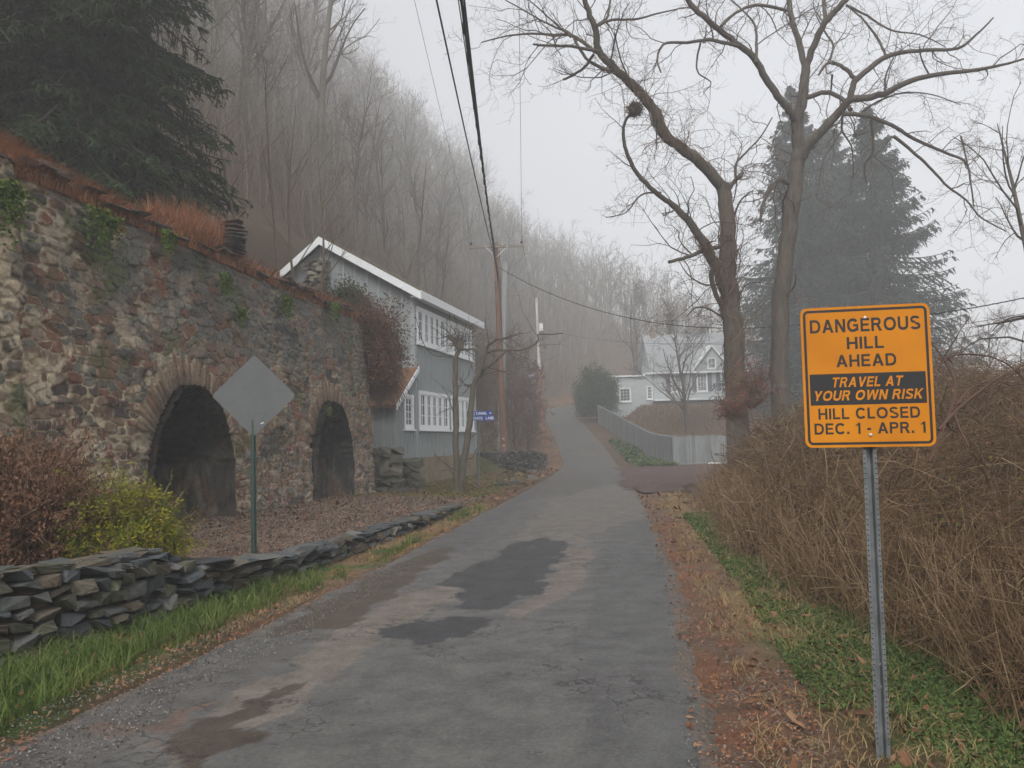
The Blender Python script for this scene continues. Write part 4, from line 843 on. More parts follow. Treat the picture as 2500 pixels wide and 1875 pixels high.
def text_mesh(txt, width, capheight, mat, name, parent, M, bold=.0, shear=0., stroke=.205, gap=.15):
    G = glyphs(stroke); xc = 0; b = Buf(); polys = []
    for ch in txt:
        w, pl = G[ch]; polys += [[(x + xc, y) for x, y in p] for p in pl]; xc += w + gap
    xc -= gap; sx = width / (xc + abs(shear)); i = 0
    for p in polys:
        v = [((x + shear * (y - .5) - xc / 2) * sx, (y - .5) * capheight, .00002 * (i % 7)) for x, y in p]; n = len(v); i += 1
        b.add(v, q=[(0, 1, 2, 3)] if n == 4 else None, t=None if n == 4 else [(0, k, k + 1) for k in range(1, n - 1)])
    o = b.build(name, mat, parent); o.data.transform(M); return o
def rrect(w, h, r, n=6):
    out = []
    for cx_, cy_, a in ((w / 2 - r, h / 2 - r, 0), (-w / 2 + r, h / 2 - r, 90), (-w / 2 + r, -h / 2 + r, 180), (w / 2 - r, -h / 2 + r, 270)):
        out += [(cx_ + r * math.cos(math.radians(a + k * 90 / n)), cy_ + r * math.sin(math.radians(a + k * 90 / n))) for k in range(n + 1)]
    return out
def ring(b, w, h, r, t, th, z):              # a printed border line: outer minus inner rounded rectangle
    A, B_ = rrect(w, h, r), rrect(w - 2 * t, h - 2 * t, max(r - t, .004)); n = len(A)
    v = np.array([(x, y, z + th) for x, y in A] + [(x, y, z + th) for x, y in B_]); b.add(v, q=[(i, (i + 1) % n, n + (i + 1) % n, n + i) for i in range(n)])
# big yellow sign; local frame x right, y up, z towards the viewer
SW, SH = .61, .71
c0 = at(2116, 918, 4.02)
warn = empty('warning_sign', tuple(c0)); tag(warn, 'yellow DANGEROUS HILL AHEAD sign on a perforated steel post at the right verge', 'road sign')
RS = Matrix.Rotation(math.radians(-12), 4, 'Z') @ Matrix.Rotation(math.radians(90), 4, 'X') @ Matrix.Rotation(-.008, 4, 'Z')
def sl(x, y, z): return RS @ Matrix.Translation((x, y, z))
def emit(b, name, mat, parent=warn, smooth=False, R=RS):
    o = b.build(name, mat, parent, smooth); o.data.transform(R); return o
my, N, L, B = nt('yellow_sheeting'); co = objco(N, L)
c1 = ramp(N, L, noise_node(N, L, 2.5, 4, .6, co), [(.35, (.43, .148, .001)), (.6, (.50, .178, .002)), (.75, (.55, .205, .004))])
st = math_(N, L, 'GREATER_THAN', noise_node(N, L, 30, 6, .8, objco(N, L, (1, 1, .12))), .66); c1 = mixc(N, L, math_(N, L, 'MULTIPLY', st, .5), c1, (.30, .10, .01))
L.new(c1, B.inputs['Base Color']); B.inputs['Roughness'].default_value = .5; B.inputs['Specular IOR Level'].default_value = .2; bump(N, L, B, noise_node(N, L, 5, 3, .5, co), .25, .02)
b = Buf(); prism(b, rrect(SW, SH, .035), .004, ((0, 0, -.002), (1, 0, 0), (0, 1, 0), (0, 0, 1))); panel = emit(b, 'sign_panel', my)
b = Buf(); ring(b, SW - .026, SH - .026, .026, .0125, .0006, .002); emit(b, 'border', M_text)
def vy(v): return SH / 2 - v * SH
b = Buf(); prism(b, [(-.272, vy(.700)), (.272, vy(.700)), (.272, vy(.478)), (-.272, vy(.478))], .0006, ((0, 0, .0021), (1, 0, 0), (0, 1, 0), (0, 0, 1))); emit(b, 'black_band', M_text)
for txt, v, w, h, mt, sh_, z in (('DANGEROUS', .135, .520, .068, M_text, 0, .0021), ('HILL', .262, .174, .062, M_text, 0, .0021), ('AHEAD', .388, .282, .062, M_text, 0, .0021), ('TRAVEL AT', .539, .340, .050, my, .25, .0028), ('YOUR OWN RISK', .633, .520, .050, my, .25, .0028), ('HILL CLOSED', .762, .475, .056, M_text, 0, .0021), ('DEC. 1 - APR. 1', .868, .518, .056, M_text, 0, .0021)):
    text_mesh(txt, w, h, mt, 'lettering', panel, sl(0, vy(v), z), bold=.022 if mt is M_text else .028, shear=sh_)
for v in (.085, .915):
    b = Buf(); tube(b, [(0.004, vy(v), .002), (0.004, vy(v), .007), (.004, vy(v), .0095)], [.008, .008, .005], 10); emit(b, 'bolt', plain('zinc_bolt', (.55, .55, .55), .35, metal=.6), smooth=True)
# U-channel post with punched holes
def u_post(b, length, w=.052, d=.03, t=.004, top=0.):
    prof = [(-w * .62, 0), (-w * .36, 0), (-w * .22, d), (w * .22, d), (w * .36, 0), (w * .62, 0)]
    for (x0, z0), (x1, z1) in zip(prof[:-1], prof[1:]):
        dx, dz = x1 - x0, z1 - z0; l = math.hypot(dx, dz); nxx, nzz = -dz / l * t, dx / l * t
        P = [(x0, z0), (x1, z1), (x1 + nxx, z1 + nzz), (x0 + nxx, z0 + nzz)]
        v = np.array([(x, top, z) for x, z in P] + [(x, top - length, z) for x, z in P]); b.add(v, q=[(0, 1, 2, 3), (7, 6, 5, 4), (0, 4, 5, 1), (1, 5, 6, 2), (2, 6, 7, 3), (3, 7, 4, 0)])
foot = at(2156, 1795, 4.05); plen = (Vector(c0) - Vector(foot)).length + .42
pd = norm(np.array(c0) - np.array(foot)); X_ax = np.array([math.cos(math.radians(-12)), math.sin(math.radians(-12)), 0]); Zx = norm(np.cross(X_ax, pd)); X_ax = np.cross(pd, Zx)
RP = Matrix(np.stack([X_ax, pd, Zx], 1).tolist()).to_4x4()
b = Buf(); u_post(b, plen + .05, w=.052, d=-.034, top=.33); b.v = [v + np.array([0, 0, -.016]) for v in b.v]; po = emit(b, 'post', M_steel, R=RP)
b = Buf(); M_hole = plain('punched_hole', (.02, .02, .02), .9)
hp = np.arange(-.36, -plen + .35, -.0254)
for y in hp:
    for xx in (-.0255, .0255): tube(b, [(xx, y, -.0115), (xx, y, -.0075)], .0034, 6)
emit(b, 'hole_row', M_hole, R=RP, parent=po)
for y in (-1.32, -1.43):
    b = Buf(); tube(b, [(0, y - .1, -.012), (0, y - .1, -.0)], .006, 8); emit(b, 'post_bolt', M_steel, R=RP)
# diamond sign seen from behind
f0 = at(620, 1337, 10.5); f1 = at(617, 868, 10.55); ctr_ = at(620, 966, 10.5)
dia = empty('diamond_sign', (f0.x, f0.y, f0.z)); tag(dia, 'bare grey back of a diamond road sign on a green post below the kiln', 'road sign')
M_alu = MAT('dull_aluminium', [(.085, .090, .090), (.105, .11, .11), (.12, .125, .125)], 3., rough=.7, metal=.0, bs=.05)
RD = Matrix.Rotation(math.radians(6), 4, 'Z') @ Matrix.Rotation(math.radians(90), 4, 'X') @ Matrix.Rotation(-.012, 4, 'Z')
off_ = Matrix.Translation(ctr_ - f0)
b = Buf(); sq = rrect(.762, .762, .04); c45 = math.sqrt(.5); prism(b, [((x - y) * c45, (x + y) * c45) for x, y in sq], .003, ((0, 0, -.004), (1, 0, 0), (0, 1, 0), (0, 0, 1))); o = b.build('sign_panel', M_alu, dia); o.data.transform(off_ @ RD)
b = Buf(); box(b, (.11, -.36, 0.0015), (.045, .014, .002), R=Matrix.Rotation(.35, 3, 'Z')); o = b.build('sticker', plain('pale_sticker', (.55, .56, .56)), dia); o.data.transform(off_ @ RD)
M_green = MAT('dark_green_enamel', [(.018, .035, .028), (.028, .05, .04), (.045, .065, .055)], 9., rough=.55)
top_l = (Vector(f1) - Vector(f0)).length; pv_ = norm(np.array(f1) - np.array(f0)); xa = np.array([1., .1, 0]); za = norm(np.cross(xa, pv_)); xa = np.cross(pv_, za)
RG = Matrix(np.stack([xa, pv_, za], 1).tolist()).to_4x4()
b = Buf(); u_post(b, top_l + .1, w=.058, d=.03, top=top_l); o = b.build('post', M_green, dia); o.data.transform(RG)
b = Buf()
for y in np.arange(.1, top_l - .05, .0508): box(b, (0, y, .0355), (.008, .011, .002))
o = b.build('hole_row', plain('post_hole', (.09, .11, .10)), dia); o.data.transform(RG)
for y in (1.72, 2.2):
    b = Buf(); tube(b, [(0, y, .034), (0, y, .045)], .011, 8); o = b.build('bolt', M_steel, dia); o.data.transform(RG)
# street name blades on a thin pipe
fs = at(1168, 1189, 28.); fs.z = gz(fs.x, fs.y); st_ = empty('street_sign', tuple(fs)); tag(st_, 'two blue street name blades on a thin pole beside the pruned tree', 'street sign')
tt_ = at(1171, 1004, 28.) - fs
b = Buf(); tube(b, [(0, 0, -.1), (tt_.x, tt_.y, tt_.z)], .030, 10); b.build('pole', M_steel, st_)
M_blue = plain('blue_sheeting', (.012, .06, .30), .45, .1)
for txt, small, dz, wd, dx in (('OLD CANAL', 'LN', -.075, .86, 0.0), ('PRIVATE   LANE', '', -.245, .92, .06)):
    b = Buf(); box(b, (tt_.x + dx, tt_.y - .035, tt_.z + dz), (wd, .006, .155)); bl = b.build('name_blade', M_blue, st_)
    Mx = Matrix.Translation((tt_.x + dx - (.07 if small else 0), tt_.y - .0382, tt_.z + dz)) @ Matrix.Rotation(math.radians(90), 4, 'X')
    text_mesh(txt, wd * (.74 if small else .92), .095, M_white, 'lettering', bl, Mx, bold=.01)
    if small: text_mesh(small, .07, .05, M_white, 'lettering', bl, Matrix.Translation((tt_.x + dx + .37, tt_.y - .0382, tt_.z + dz)) @ Matrix.Rotation(math.radians(90), 4, 'X'), bold=.01)
b = Buf(); box(b, (tt_.x, tt_.y, tt_.z - .16), (.09, .05, .36)); b.build('bracket', M_steel, st_)

# ------------------------------------------------------------------ utility poles and wires
M_pole = MAT('brown_pole_wood', [(.08, .045, .03), (.15, .078, .05), (.19, .115, .08)], 2.2, sc=(6, 6, .5), bs=.4, bscale=12)
M_arm = plain('weathered_timber', (.20, .17, .14), .9, .2, 6); M_wire = plain('black_cable', (.02, .02, .022), .6)
p0 = at(1232, 1155, 43.); p0.z = gz(p0.x, p0.y); p1 = at(1210, 592, 43.3); D1 = p1 - p0
pole = empty('utility_pole', tuple(p0)); tag(pole, 'brown wooden utility pole with a crossarm on the lawn beside the road', 'utility pole')
b = Buf(); tube(b, [(0, 0, -.3)] + [tuple(D1 * t) for t in (.25, .5, .75, 1.)], [.19, .175, .16, .145, .125], 14); b.build('pole_shaft', M_pole, pole, True)
xa0, xa1 = at(1145, 604, 43.1) - p0, at(1279, 600, 43.1) - p0
b = Buf(); m_ = (xa0 + xa1) / 2; dv = (xa1 - xa0); box(b, tuple(m_), (dv.length, .10, .12), R=Matrix.Rotation(-math.atan2(dv.z, dv.x), 3, 'Y')); arm = b.build('crossarm', M_arm, pole)
for e in (xa0 + Vector((.12, 0, .06)), xa1 + Vector((-.12, 0, .06))):
    b = Buf(); tube(b, [e, e + Vector((0, 0, .08)), e + Vector((0, 0, .09)), e + Vector((0, 0, .18)), e + Vector((0, 0, .21))], [.02, .02, .07, .08, .03], 10); b.build('insulator', plain('dark_porcelain', (.035, .03, .03), .3), arm)
for s_ in (-1, 1):
    b = Buf(); tube(b, [m_ + Vector((s_ * .62, -.07, .0)), D1 * .93 + Vector((0, -.15, 0))], .016, 5); b.build('brace', M_white, arm)
for (u, v) in ((1196, 1045 + 0), (1232, 1063)):
    pass
for tz in (.098, .128):
    b = Buf(); box(b, tuple(D1 * tz + Vector((.01, -.185, 0))), (.10, .012, .07)); b.build('tag_plate', plain('pale_tag', (.6, .55, .3)), pole)
for tz in (.82, .80):
    b = Buf(); tube(b, [D1 * tz + Vector((-.05, -.12, 0)), D1 * tz + Vector((-.12, -.22, .02))], .025, 6); b.build('cable_clamp', M_steel, pole)
b = Buf(); pts = [D1 * t + Vector((.17 + .02 * math.sin(9 * t), -.05, 0)) for t in np.linspace(.5, .96, 12)]; tube(b, pts, .022, 5); b.build('riser_cable', M_wire, pole)
p0b = at(1222, 1130, 50.); p0b.z = gz(p0b.x, p0b.y); p1b = at(1233, 640, 50.); D2 = p1b - p0b
p2 = empty('utility_pole', tuple(p0b)); b = Buf(); tube(b, [(0, 0, -.3), tuple(D2 * .5), tuple(D2)], [.22, .2, .16], 12); local
tag(p2, 'pale grey weathered pole standing just behind the brown utility pole', 'utility pole')
b.build('pole_shaft', plain('silver_grey_wood', (.19, .195, .185), .9, .2, 2, stretch=(6, 6, .4)), p2, True)
b = Buf(); tube(b, [tuple(D2 * .995), tuple(D2 * 1.004)], [.165, .12], 12); b.build('pole_cap', M_steel, p2)
p0c = at(1321, 978, 80.); p0c.z = gz(p0c.x, p0c.y); p1c = at(1309, 728, 80.); D3 = p1c - p0c
p3 = empty('utility_pole', tuple(p0c)); tag(p3, 'distant slim utility pole with white box where the road starts to climb', 'utility pole')
b = Buf(); tube(b, [tuple(D3 * .42), tuple(D3 * .7), tuple(D3)], [.16, .14, .12], 10); b.build('pole_shaft', plain('bleached_wood', (.42, .38, .36), .9, .25, 2), p3, True)
b = Buf(); tube(b, [(0, 0, -.3), tuple(D3 * .16), tuple(D3 * .42)], [.19, .18, .16], 10); b.build('pole_base', plain('red_brown_wood', (.27, .09, .05), .9, .25, 2), p3, True)
b = Buf(); box(b, tuple(D3 * .76 + Vector((.34, -.1, 0))), (.38, .35, .75)); b.build('transformer', M_white, p3)
sg = at(1299, 1003, 74.); sg.z = gz(sg.x, sg.y); sm = empty('small_sign', tuple(sg)); hp_ = at(1299, 950, 74.) - sg; tag(sm, 'small white and purple sign on a pale post left of the climbing road', 'sign')
b = Buf(); tube(b, [(0, 0, -.1), (hp_.x, hp_.y, hp_.z + 1.0)], .05, 8); b.build('post', plain('pale_wood', (.35, .33, .3)), sm)
b = Buf(); box(b, (hp_.x, hp_.y - .06, hp_.z + 1.0), (.62, .02, .62)); b.build('sign_panel', plain('pale_lilac_panel', (.42, .38, .52)), sm)
b = Buf(); box(b, (hp_.x - .02, hp_.y - .075, hp_.z + 1.12), (.38, .01, .12)); box(b, (hp_.x + .04, hp_.y - .075, hp_.z + .88), (.3, .01, .1)); b.build('marking', plain('purple_marking', (.08, .05, .16)), sm)
gp_ = at(1314, 1015, 70.); gp_.z = gz(gp_.x, gp_.y); b = Buf(); tube(b, [(0, 0, -.1), (0.03, 0, 1.45)], .055, 8); b.v = b.v
mk = empty('marker_post', tuple(gp_)); b.build('post', plain('dull_green_paint', (.10, .15, .11)), mk); b = Buf(); box(b, (.03, -.06, 1.25), (.12, .02, .3)); b.build('reflector', plain('grey_reflector', (.3, .33, .3)), mk)
tag(mk, 'short green marker post at the left road edge below the distant pole', 'marker post')

def wire(name, A, B_, sag, rad, label, group='cables on the utility poles', n=40, wob=0., mat=None):
    A, B_ = Vector(A), Vector(B_); pts = []
    for k in range(n + 1):
        t = k / n; p = A.lerp(B_, t); p.z -= 4 * sag * t * (1 - t); pts.append(p)
    b = Buf(); tube(b, pts, rad, 6)
    if wob:                                    # lashing wound round the messenger
        P = np.array([tuple(p) for p in pts]); tt = np.linspace(0, n, n * 14); Q = np.stack([np.interp(tt, np.arange(n + 1), P[:, k]) for k in range(3)], 1)
        Q[:, 2] += wob * np.sin(tt * 5.5); Q[:, 0] += wob * np.cos(tt * 5.5); tube(b, Q, rad * .6, 5)
    o = b.build(name, mat or M_wire, None, True); tag(o, label, 'cable', group); return o
# cables from the brown pole running overhead towards the camera
for k, (U, V, y, Vp, dx, rad, lab) in enumerate([
    (1068, -20, 13., 662, -.05, .017, 'leftmost thick black cable running down to the brown pole'),
    (1121, -20, 13., 655, 0, .010, 'thin black wire between the thick cables overhead'),
    (1129, -20, 12.5, 690, .03, .026, 'thickest black cable bundle above the road'),
    (1136, -20, 12.5, 720, .06, .016, 'rightmost thick black cable clamped to the brown pole')]):
    A = at(U, V, y); Bp = at(1216 + k * 1.5, Vp, 43.1); A2 = A + (A - Bp) * .25; wire('overhead_cable', A2, Bp, .38 + .06 * k, rad, lab, wob=.03 if k == 2 else 0)
A = at(1007, -20, 20); wire('overhead_wire', A + (A - at(1150, 598, 43.1)) * .2, at(1152, 592, 43.1), .1, .006, 'thin wire at far left reaching the left end of the crossarm')
A = at(1267, -20, 20); wire('overhead_wire', A + (A - at(1274, 590, 43.1)) * .2, at(1274, 590, 43.1), .05, .007, 'thin vertical looking wire reaching the right end of the crossarm')
wire('overhead_wire', at(1276, 598, 43.1), at(1310, 735, 80), .6, .012, 'thin wire from the crossarm down to the distant pole')
wire('service_cable', at(1216, 652, 43.0), at(1990, 788, 30.), 1.3, .016, 'twisted service cable crossing from the pole in front of the white house', wob=.018)
wire('service_cable', at(1990, 788, 30.), at(2620, 700, 22.), .25, .016, 'twisted black cable leaving the yellow sign towards upper right', wob=.015)
wire('service_wire', at(1315, 800, 80.), at(2000, 820, 38.), .9, .012, 'thin lower wire crossing in front of the white house roof')
wire('service_wire', at(2000, 820, 38.), at(2620, 740, 30.), .3, .013, 'lower thin wire right of the yellow sign')
# ------------------------------------------------------------------ bare trees
M_bark = MAT('grey_brown_bark', [(.045, .036, .028), (.085, .07, .055), (.13, .11, .09)], 3., sc=(5, 5, 1), bs=.6, bscale=14, bdist=.03)
M_twig = MAT('bare_twigs', [(.06, .045, .036), (.10, .075, .058), (.15, .115, .09)], 2., use_rnd=.6)
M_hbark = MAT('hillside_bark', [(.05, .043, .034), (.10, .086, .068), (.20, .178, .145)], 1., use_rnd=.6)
M_htwig = MAT('fog_paled_hill_twigs', [(.10, .085, .064), (.155, .135, .105), (.23, .20, .16)], 1., use_rnd=.6)  # twigs paled so the hillside looks more faded by fog
M_red = MAT('russet_twigs', [(.075, .042, .028), (.13, .08, .052), (.19, .13, .088)], .5, use_rnd=.6)
def gen_tree(seed, H=15., r0=.19, lean=.05, n1=18, t0=.30, spread=.33, lv=(7, 6, 4), curl=.16, up=.10, base=.0, K0=12, ang=(28, 55), tr=.004, lmin=.12):
    rng = np.random.default_rng(seed); d = norm(np.array([[rng.normal() * lean * 1.6, rng.normal() * lean, 1.]]))
    P = np.zeros((1, K0, 3)); P[0, 0] = (0, 0, -.4)
    for k in range(1, K0): d = norm(d + rng.normal(size=(1, 3)) * .05 + np.array([0, 0, .06])); P[:, k] = P[:, k - 1] + d * (H + .4) / (K0 - 1)
    R = (r0 * (1 - np.linspace(0, 1, K0)) ** .8 + .012)[None]
    T, C = Buf(), Buf(); tubes(T, P, R, 9, rng.random(1))
    Q, RR = grow(rng, P, R, n1, spread, ang, 7, t0, .98, curl * .7, up, .5, .3, .3, .45, .012); tubes(T, Q, RR, 6, rng.random(len(Q)))
    for j, n in enumerate(lv):
        Q, RR = grow(rng, Q, RR, n, (.48, .5, .5)[j], (30, 65), (6, 5, 4)[j], .2, 1., curl * 1.4, up * .6, .55, .35, lmin, .5, tr * (1, .9, .8)[j]); tubes(C, Q, RR, 3, rng.random(len(Q)))
    return T, C
def as_thing(name, T, C, mt, mc, label, cat='tree', group=None, loc=(0, 0, 0), cname='crown'):
    r = empty(name, loc); tag(r, label, cat, group); T.build('trunk', mt, r, True); C.build(cname, mc, r); return r
protos = []
for k, (H, r0, n1, t0, sp) in enumerate([(16, .20, 18, .35, .30), (14, .16, 16, .30, .34), (17, .22, 18, .45, .28), (12, .12, 15, .25, .30), (15, .17, 20, .4, .33), (11, .09, 12, .35, .22)]):
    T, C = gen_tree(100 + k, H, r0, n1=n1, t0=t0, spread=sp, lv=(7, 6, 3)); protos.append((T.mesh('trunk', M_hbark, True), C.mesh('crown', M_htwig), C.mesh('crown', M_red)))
rng = np.random.default_rng(44); placed = 0; pts = []
ZONES = {'left': ('bare grey tree in the misty wood above the kiln and barn', 'bare trees of the wood above the kiln and barn'),
         'mid': ('bare tree in the fog on the hillside left of the climbing road', 'bare trees on the slope left of the climbing road'),
         'far': ('faint bare tree on the slope closing the valley above the white house', 'faint bare trees on the slope closing the valley')}
tries = 0
while placed < 285 and tries < 30000:
    tries += 1
    y = 27 + 140 * rng.random() ** 1.15; x = rng.uniform(-.68 * y - 2, min(.30 * y + 6, 34))
    D, Z = road_info(np.array([x]), np.array([y])); D = D[0]; h = gz(x, y)
    if D > 0:
        fx = np.interp(y, [0, 24, 30, 38, 45, 60, 75, 90, 110], [-14, -12, -12, -12, -5.5, -3.5, -1.5, 0, 8])
        if x > fx - 1.5: continue
    else:
        if y < 97 or D > -5: continue
    if any((x - a) ** 2 + (y - b_) ** 2 < (4. if y < 90 else 2.5) for a, b_ in pts): continue
    pts.append((x, y)); placed += 1; k = rng.integers(len(protos)); z = 'far' if (y > 98 and x > 0) else ('mid' if x > -.12 * y else 'left')
    r = empty('bare_tree', (x, y, h), rng.random() * 6.28); s = rng.uniform(.8, 1.2) * (1.15 if x < -.2 * y else .95); r.scale = (s, s, s)
    tag(r, ZONES[z][0], 'tree', ZONES[z][1])
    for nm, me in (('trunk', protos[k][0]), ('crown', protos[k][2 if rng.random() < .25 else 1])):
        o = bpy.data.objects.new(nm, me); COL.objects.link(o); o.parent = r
# undergrowth on the hillside
def stems(name, n, reg, keep, ln, rad, mat, up=.9, K=5, side=0, curl=.15, rs=3, zoff=0., hscale=None):
    rg = np.random.default_rng(n); y = reg[2] * (reg[3] / reg[2]) ** rg.random(n); x = reg[0] + (reg[1] - reg[0]) * rg.random(n); m = keep(x, y); x, y = x[m], y[m]; h = terrain(x, y) + zoff; M = len(x)
    d = norm(np.stack([rg.normal(size=M) * (1 - up), rg.normal(size=M) * (1 - up), np.full(M, up) * (.5 + rg.random(M))], -1)); L_ = ln[0] + (ln[1] - ln[0]) * rg.random(M) ** 1.5
    if hscale is not None: L_ = L_ * hscale(x, y)
    P = np.zeros((M, K, 3)); P[:, 0] = np.stack([x, y, h], -1)
    for k in range(1, K): d = norm(d + curl * rg.normal(size=(M, 3))); P[:, k] = P[:, k - 1] + d * (L_ / (K - 1))[:, None]
    r_ = rad[0] + (rad[1] - rad[0]) * rg.random(M); R = r_[:, None] * np.linspace(1, .3, K)[None]
    b = Buf(); tubes(b, P, R, rs, rg.random(M))
    for _ in range(side):
        Q, RR = grow(rg, P, R, 5, .45, (25, 60), 4, .25, 1, .2, .1, .6, .4, .08, .4, rad[0] * .5); tubes(b, Q, RR, 3, rg.random(len(Q)))
        P, R = Q, RR
    return b.build(name, mat)
def k_hill(x, y):
    D = road_info(x, y)[0]; fx = np.interp(y, [24, 30, 38, 45, 60, 75, 90, 110], [-9, -11, -11.5, -4.8, -2.6, -.8, .5, 9]); return (((D > 0) & (x < fx)) | ((D < -4) & (y > 97))) & (fbm(x * .2, y * .2, 90) > np.where(y > 85, .25, .38))
tag(stems('hillside_undergrowth', 24000, (-70, 30, 25, 140), k_hill, (1.2, 5.), (.012, .03), M_red, .9, side=1), 'russet undergrowth of saplings covering the foggy hillside', 'undergrowth', kind='stuff')
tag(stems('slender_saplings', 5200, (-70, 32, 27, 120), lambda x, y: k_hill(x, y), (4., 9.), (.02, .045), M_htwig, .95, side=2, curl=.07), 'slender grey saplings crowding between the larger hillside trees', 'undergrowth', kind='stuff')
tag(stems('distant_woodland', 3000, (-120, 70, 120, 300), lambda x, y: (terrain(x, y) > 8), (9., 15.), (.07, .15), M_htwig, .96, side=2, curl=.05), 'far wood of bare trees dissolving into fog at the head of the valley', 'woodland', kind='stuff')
def k_brow(x, y): kb = kx(y) - x; return (kb > .5) & (y > 9) & (y < 26) & (kb < 9)
# saplings standing on the kiln top
rg = np.random.default_rng(9)
for k, (U, y, H, lab) in enumerate([(686, 21.5, 6.5, 'slender pale sapling on the kiln top left of the barn roof'), (610, 19., 4.2, 'thin bare sapling on the kiln top beside the stacked slabs'), (795, 23.5, 5.2, 'thin forked sapling rising in front of the barn gable'), (725, 24.5, 6.8, 'tall thin bare sapling behind the kiln left of the gable peak')]):
    x = at(U, 900, y).x; T, C = gen_tree(300 + k, H, .035, .04, 8, .3, .30, (4, 3), .14, .12, K0=8, tr=.003)
    as_thing('sapling', T, C, MAT('pale_bark', [(.09, .07, .045), (.17, .13, .09)], 3.), M_twig, lab, loc=(x, y, float(bank_top(np.array([x]), np.array([y]))[0]) - .3))

# ------------------------------------------------------------------ the two big walnut-like trees and other hand-laid limbs
def limbs(px, y0, conv, T, C, seed, dens=1.0, twig=(.42, .5, .5), lvl=3, dy=1.6, rmul=1., tr=.005, dens0=2.2, curl=.30):
    """px: list of (points in photo space, r0 px, r1 px); each is a limb at its own wandering distance"""
    rng = np.random.default_rng(seed); lines = []
    for k, item in enumerate(px):
        pts_, ra, rb = item[:3]; w0 = item[3] if len(item) > 3 else 0.; w1 = item[4] if len(item) > 4 else w0 + rng.uniform(-dy, dy)
        n = len(pts_); P = []
        for j, (u, v) in enumerate(pts_):
            U, V = conv(u, v); f = j / (n - 1); P.append(at(U, V, y0 + w0 + (w1 - w0) * f))
        R = np.linspace(ra, rb, n) / F * y0 * rmul
        Q, RR = resample(P, R, max(8, n * 4)); Q[1:-1] += rng.normal(size=Q[1:-1].shape) * np.minimum(RR[1:-1, None] * .12, .02); tubes(T, Q[None], RR[None], 10 if ra > 6 else 6, rng.random(1)); lines.append((Q, RR, ra))
    for (Q, RR, ra) in lines:
        ln = np.linalg.norm(np.diff(Q, axis=0), axis=1).sum(); n = max(2, int(ln * dens0 * dens))
        if ra > 18: n = max(3, int(n * .5))
        c1, r1 = grow(rng, Q[None], np.minimum(RR, .05)[None], n, min(.9, 1.7 / max(ln, .5)), (30, 80), 8, .15 if ra < 14 else .4, 1., curl, .03, .42, .35, .4, .1, tr * 1.6); tubes(C, c1, r1, 4, rng.random(len(c1)))
        c2, r2 = grow(rng, c1, r1, 5, .55, (30, 75), 6, .15, 1., curl, .02, .55, .4, .15, .3, tr * .9); tubes(C, c2, r2, 3, rng.random(len(c2)))
        if lvl > 2: c3, r3 = grow(rng, c2, r2, 4, .5, (30, 75), 5, .2, 1., curl, .0, .6, .5, .1, .3, tr * .62); tubes(C, c3, r3, 3, rng.random(len(c3)))
    return lines
z6 = lambda u, v: (1150 + .6103 * u, .6103 * v)
TA = [([(1060, 1560), (1052, 1400), (1045, 1250), (1022, 1100), (1028, 950), (1018, 800), (1008, 740)], 26, 16, 0, 0),
      ([(1008, 750), (930, 665), (850, 598), (775, 540), (720, 425), (655, 350), (580, 280), (510, 205), (500, 130), (480, 70), (455, 0), (440, -60)], 15, 5, 0, -1.6),
      ([(1045, 1230), (985, 1070), (930, 970), (860, 870), (800, 815)], 14.5, 7, 0, -.9), ([(800, 815), (740, 770), (670, 700), (630, 630), (610, 550), (615, 490), (650, 440)], 6.5, 2.6, -.9, -2.),
      ([(1005, 985), (930, 1002), (860, 1030), (792, 1048)], 6, 4.5, 0, -1), ([(1030, 760), (1055, 725), (1088, 690)], 6, 5, 0, .3), ([(1060, 725), (1058, 660), (1100, 610), (1160, 545), (1205, 470)], 3.4, 1.6, 0, 1),
      ([(510, 207), (400, 185), (300, 182), (250, 178)], 4, 2.2, -1.5), ([(505, 212), (410, 145), (330, 140), (250, 135), (150, 143), (40, 170)], 4.5, 1.3, -1.5), ([(560, 285), (480, 250), (430, 190), (400, 135), (340, 110), (270, 75), (200, 35), (120, -10)], 4.5, 1.3, -1.4),
      ([(490, 220), (455, 268), (410, 300), (370, 318)], 3.6, 2.8, -1.5), ([(503, 105), (560, 80), (660, 76), (760, 50), (860, 30)], 3.8, 1.2, -1.6), ([(505, 100), (545, 70), (552, 30), (560, -20)], 3.5, 2, -1.6),
      ([(640, 335), (600, 240), (580, 160), (575, 130)], 2.4, .9, -1.2), ([(745, 480), (742, 540), (742, 600)], 2.2, 1, -1), ([(400, 150), (300, 60), (220, -10)], 2.4, 1, -1.7), ([(760, 770), (680, 780), (620, 850), (540, 870)], 2.6, 1, -.8),
      ([(1030, 1130), (940, 1140), (870, 1100), (830, 1040)], 3, 1, 0), ([(1040, 1300), (960, 1240), (900, 1230), (860, 1270)], 3.4, 1, 0), ([(1045, 880), (1080, 800), (1130, 760)], 3, 1, 0), ([(1045, 1260), (1100, 1140), (1190, 1135)], 2.6, 1, 0), ([(1000, 1060), (960, 1100), (990, 1200), (1020, 1260)], 7, 5, -.3)]
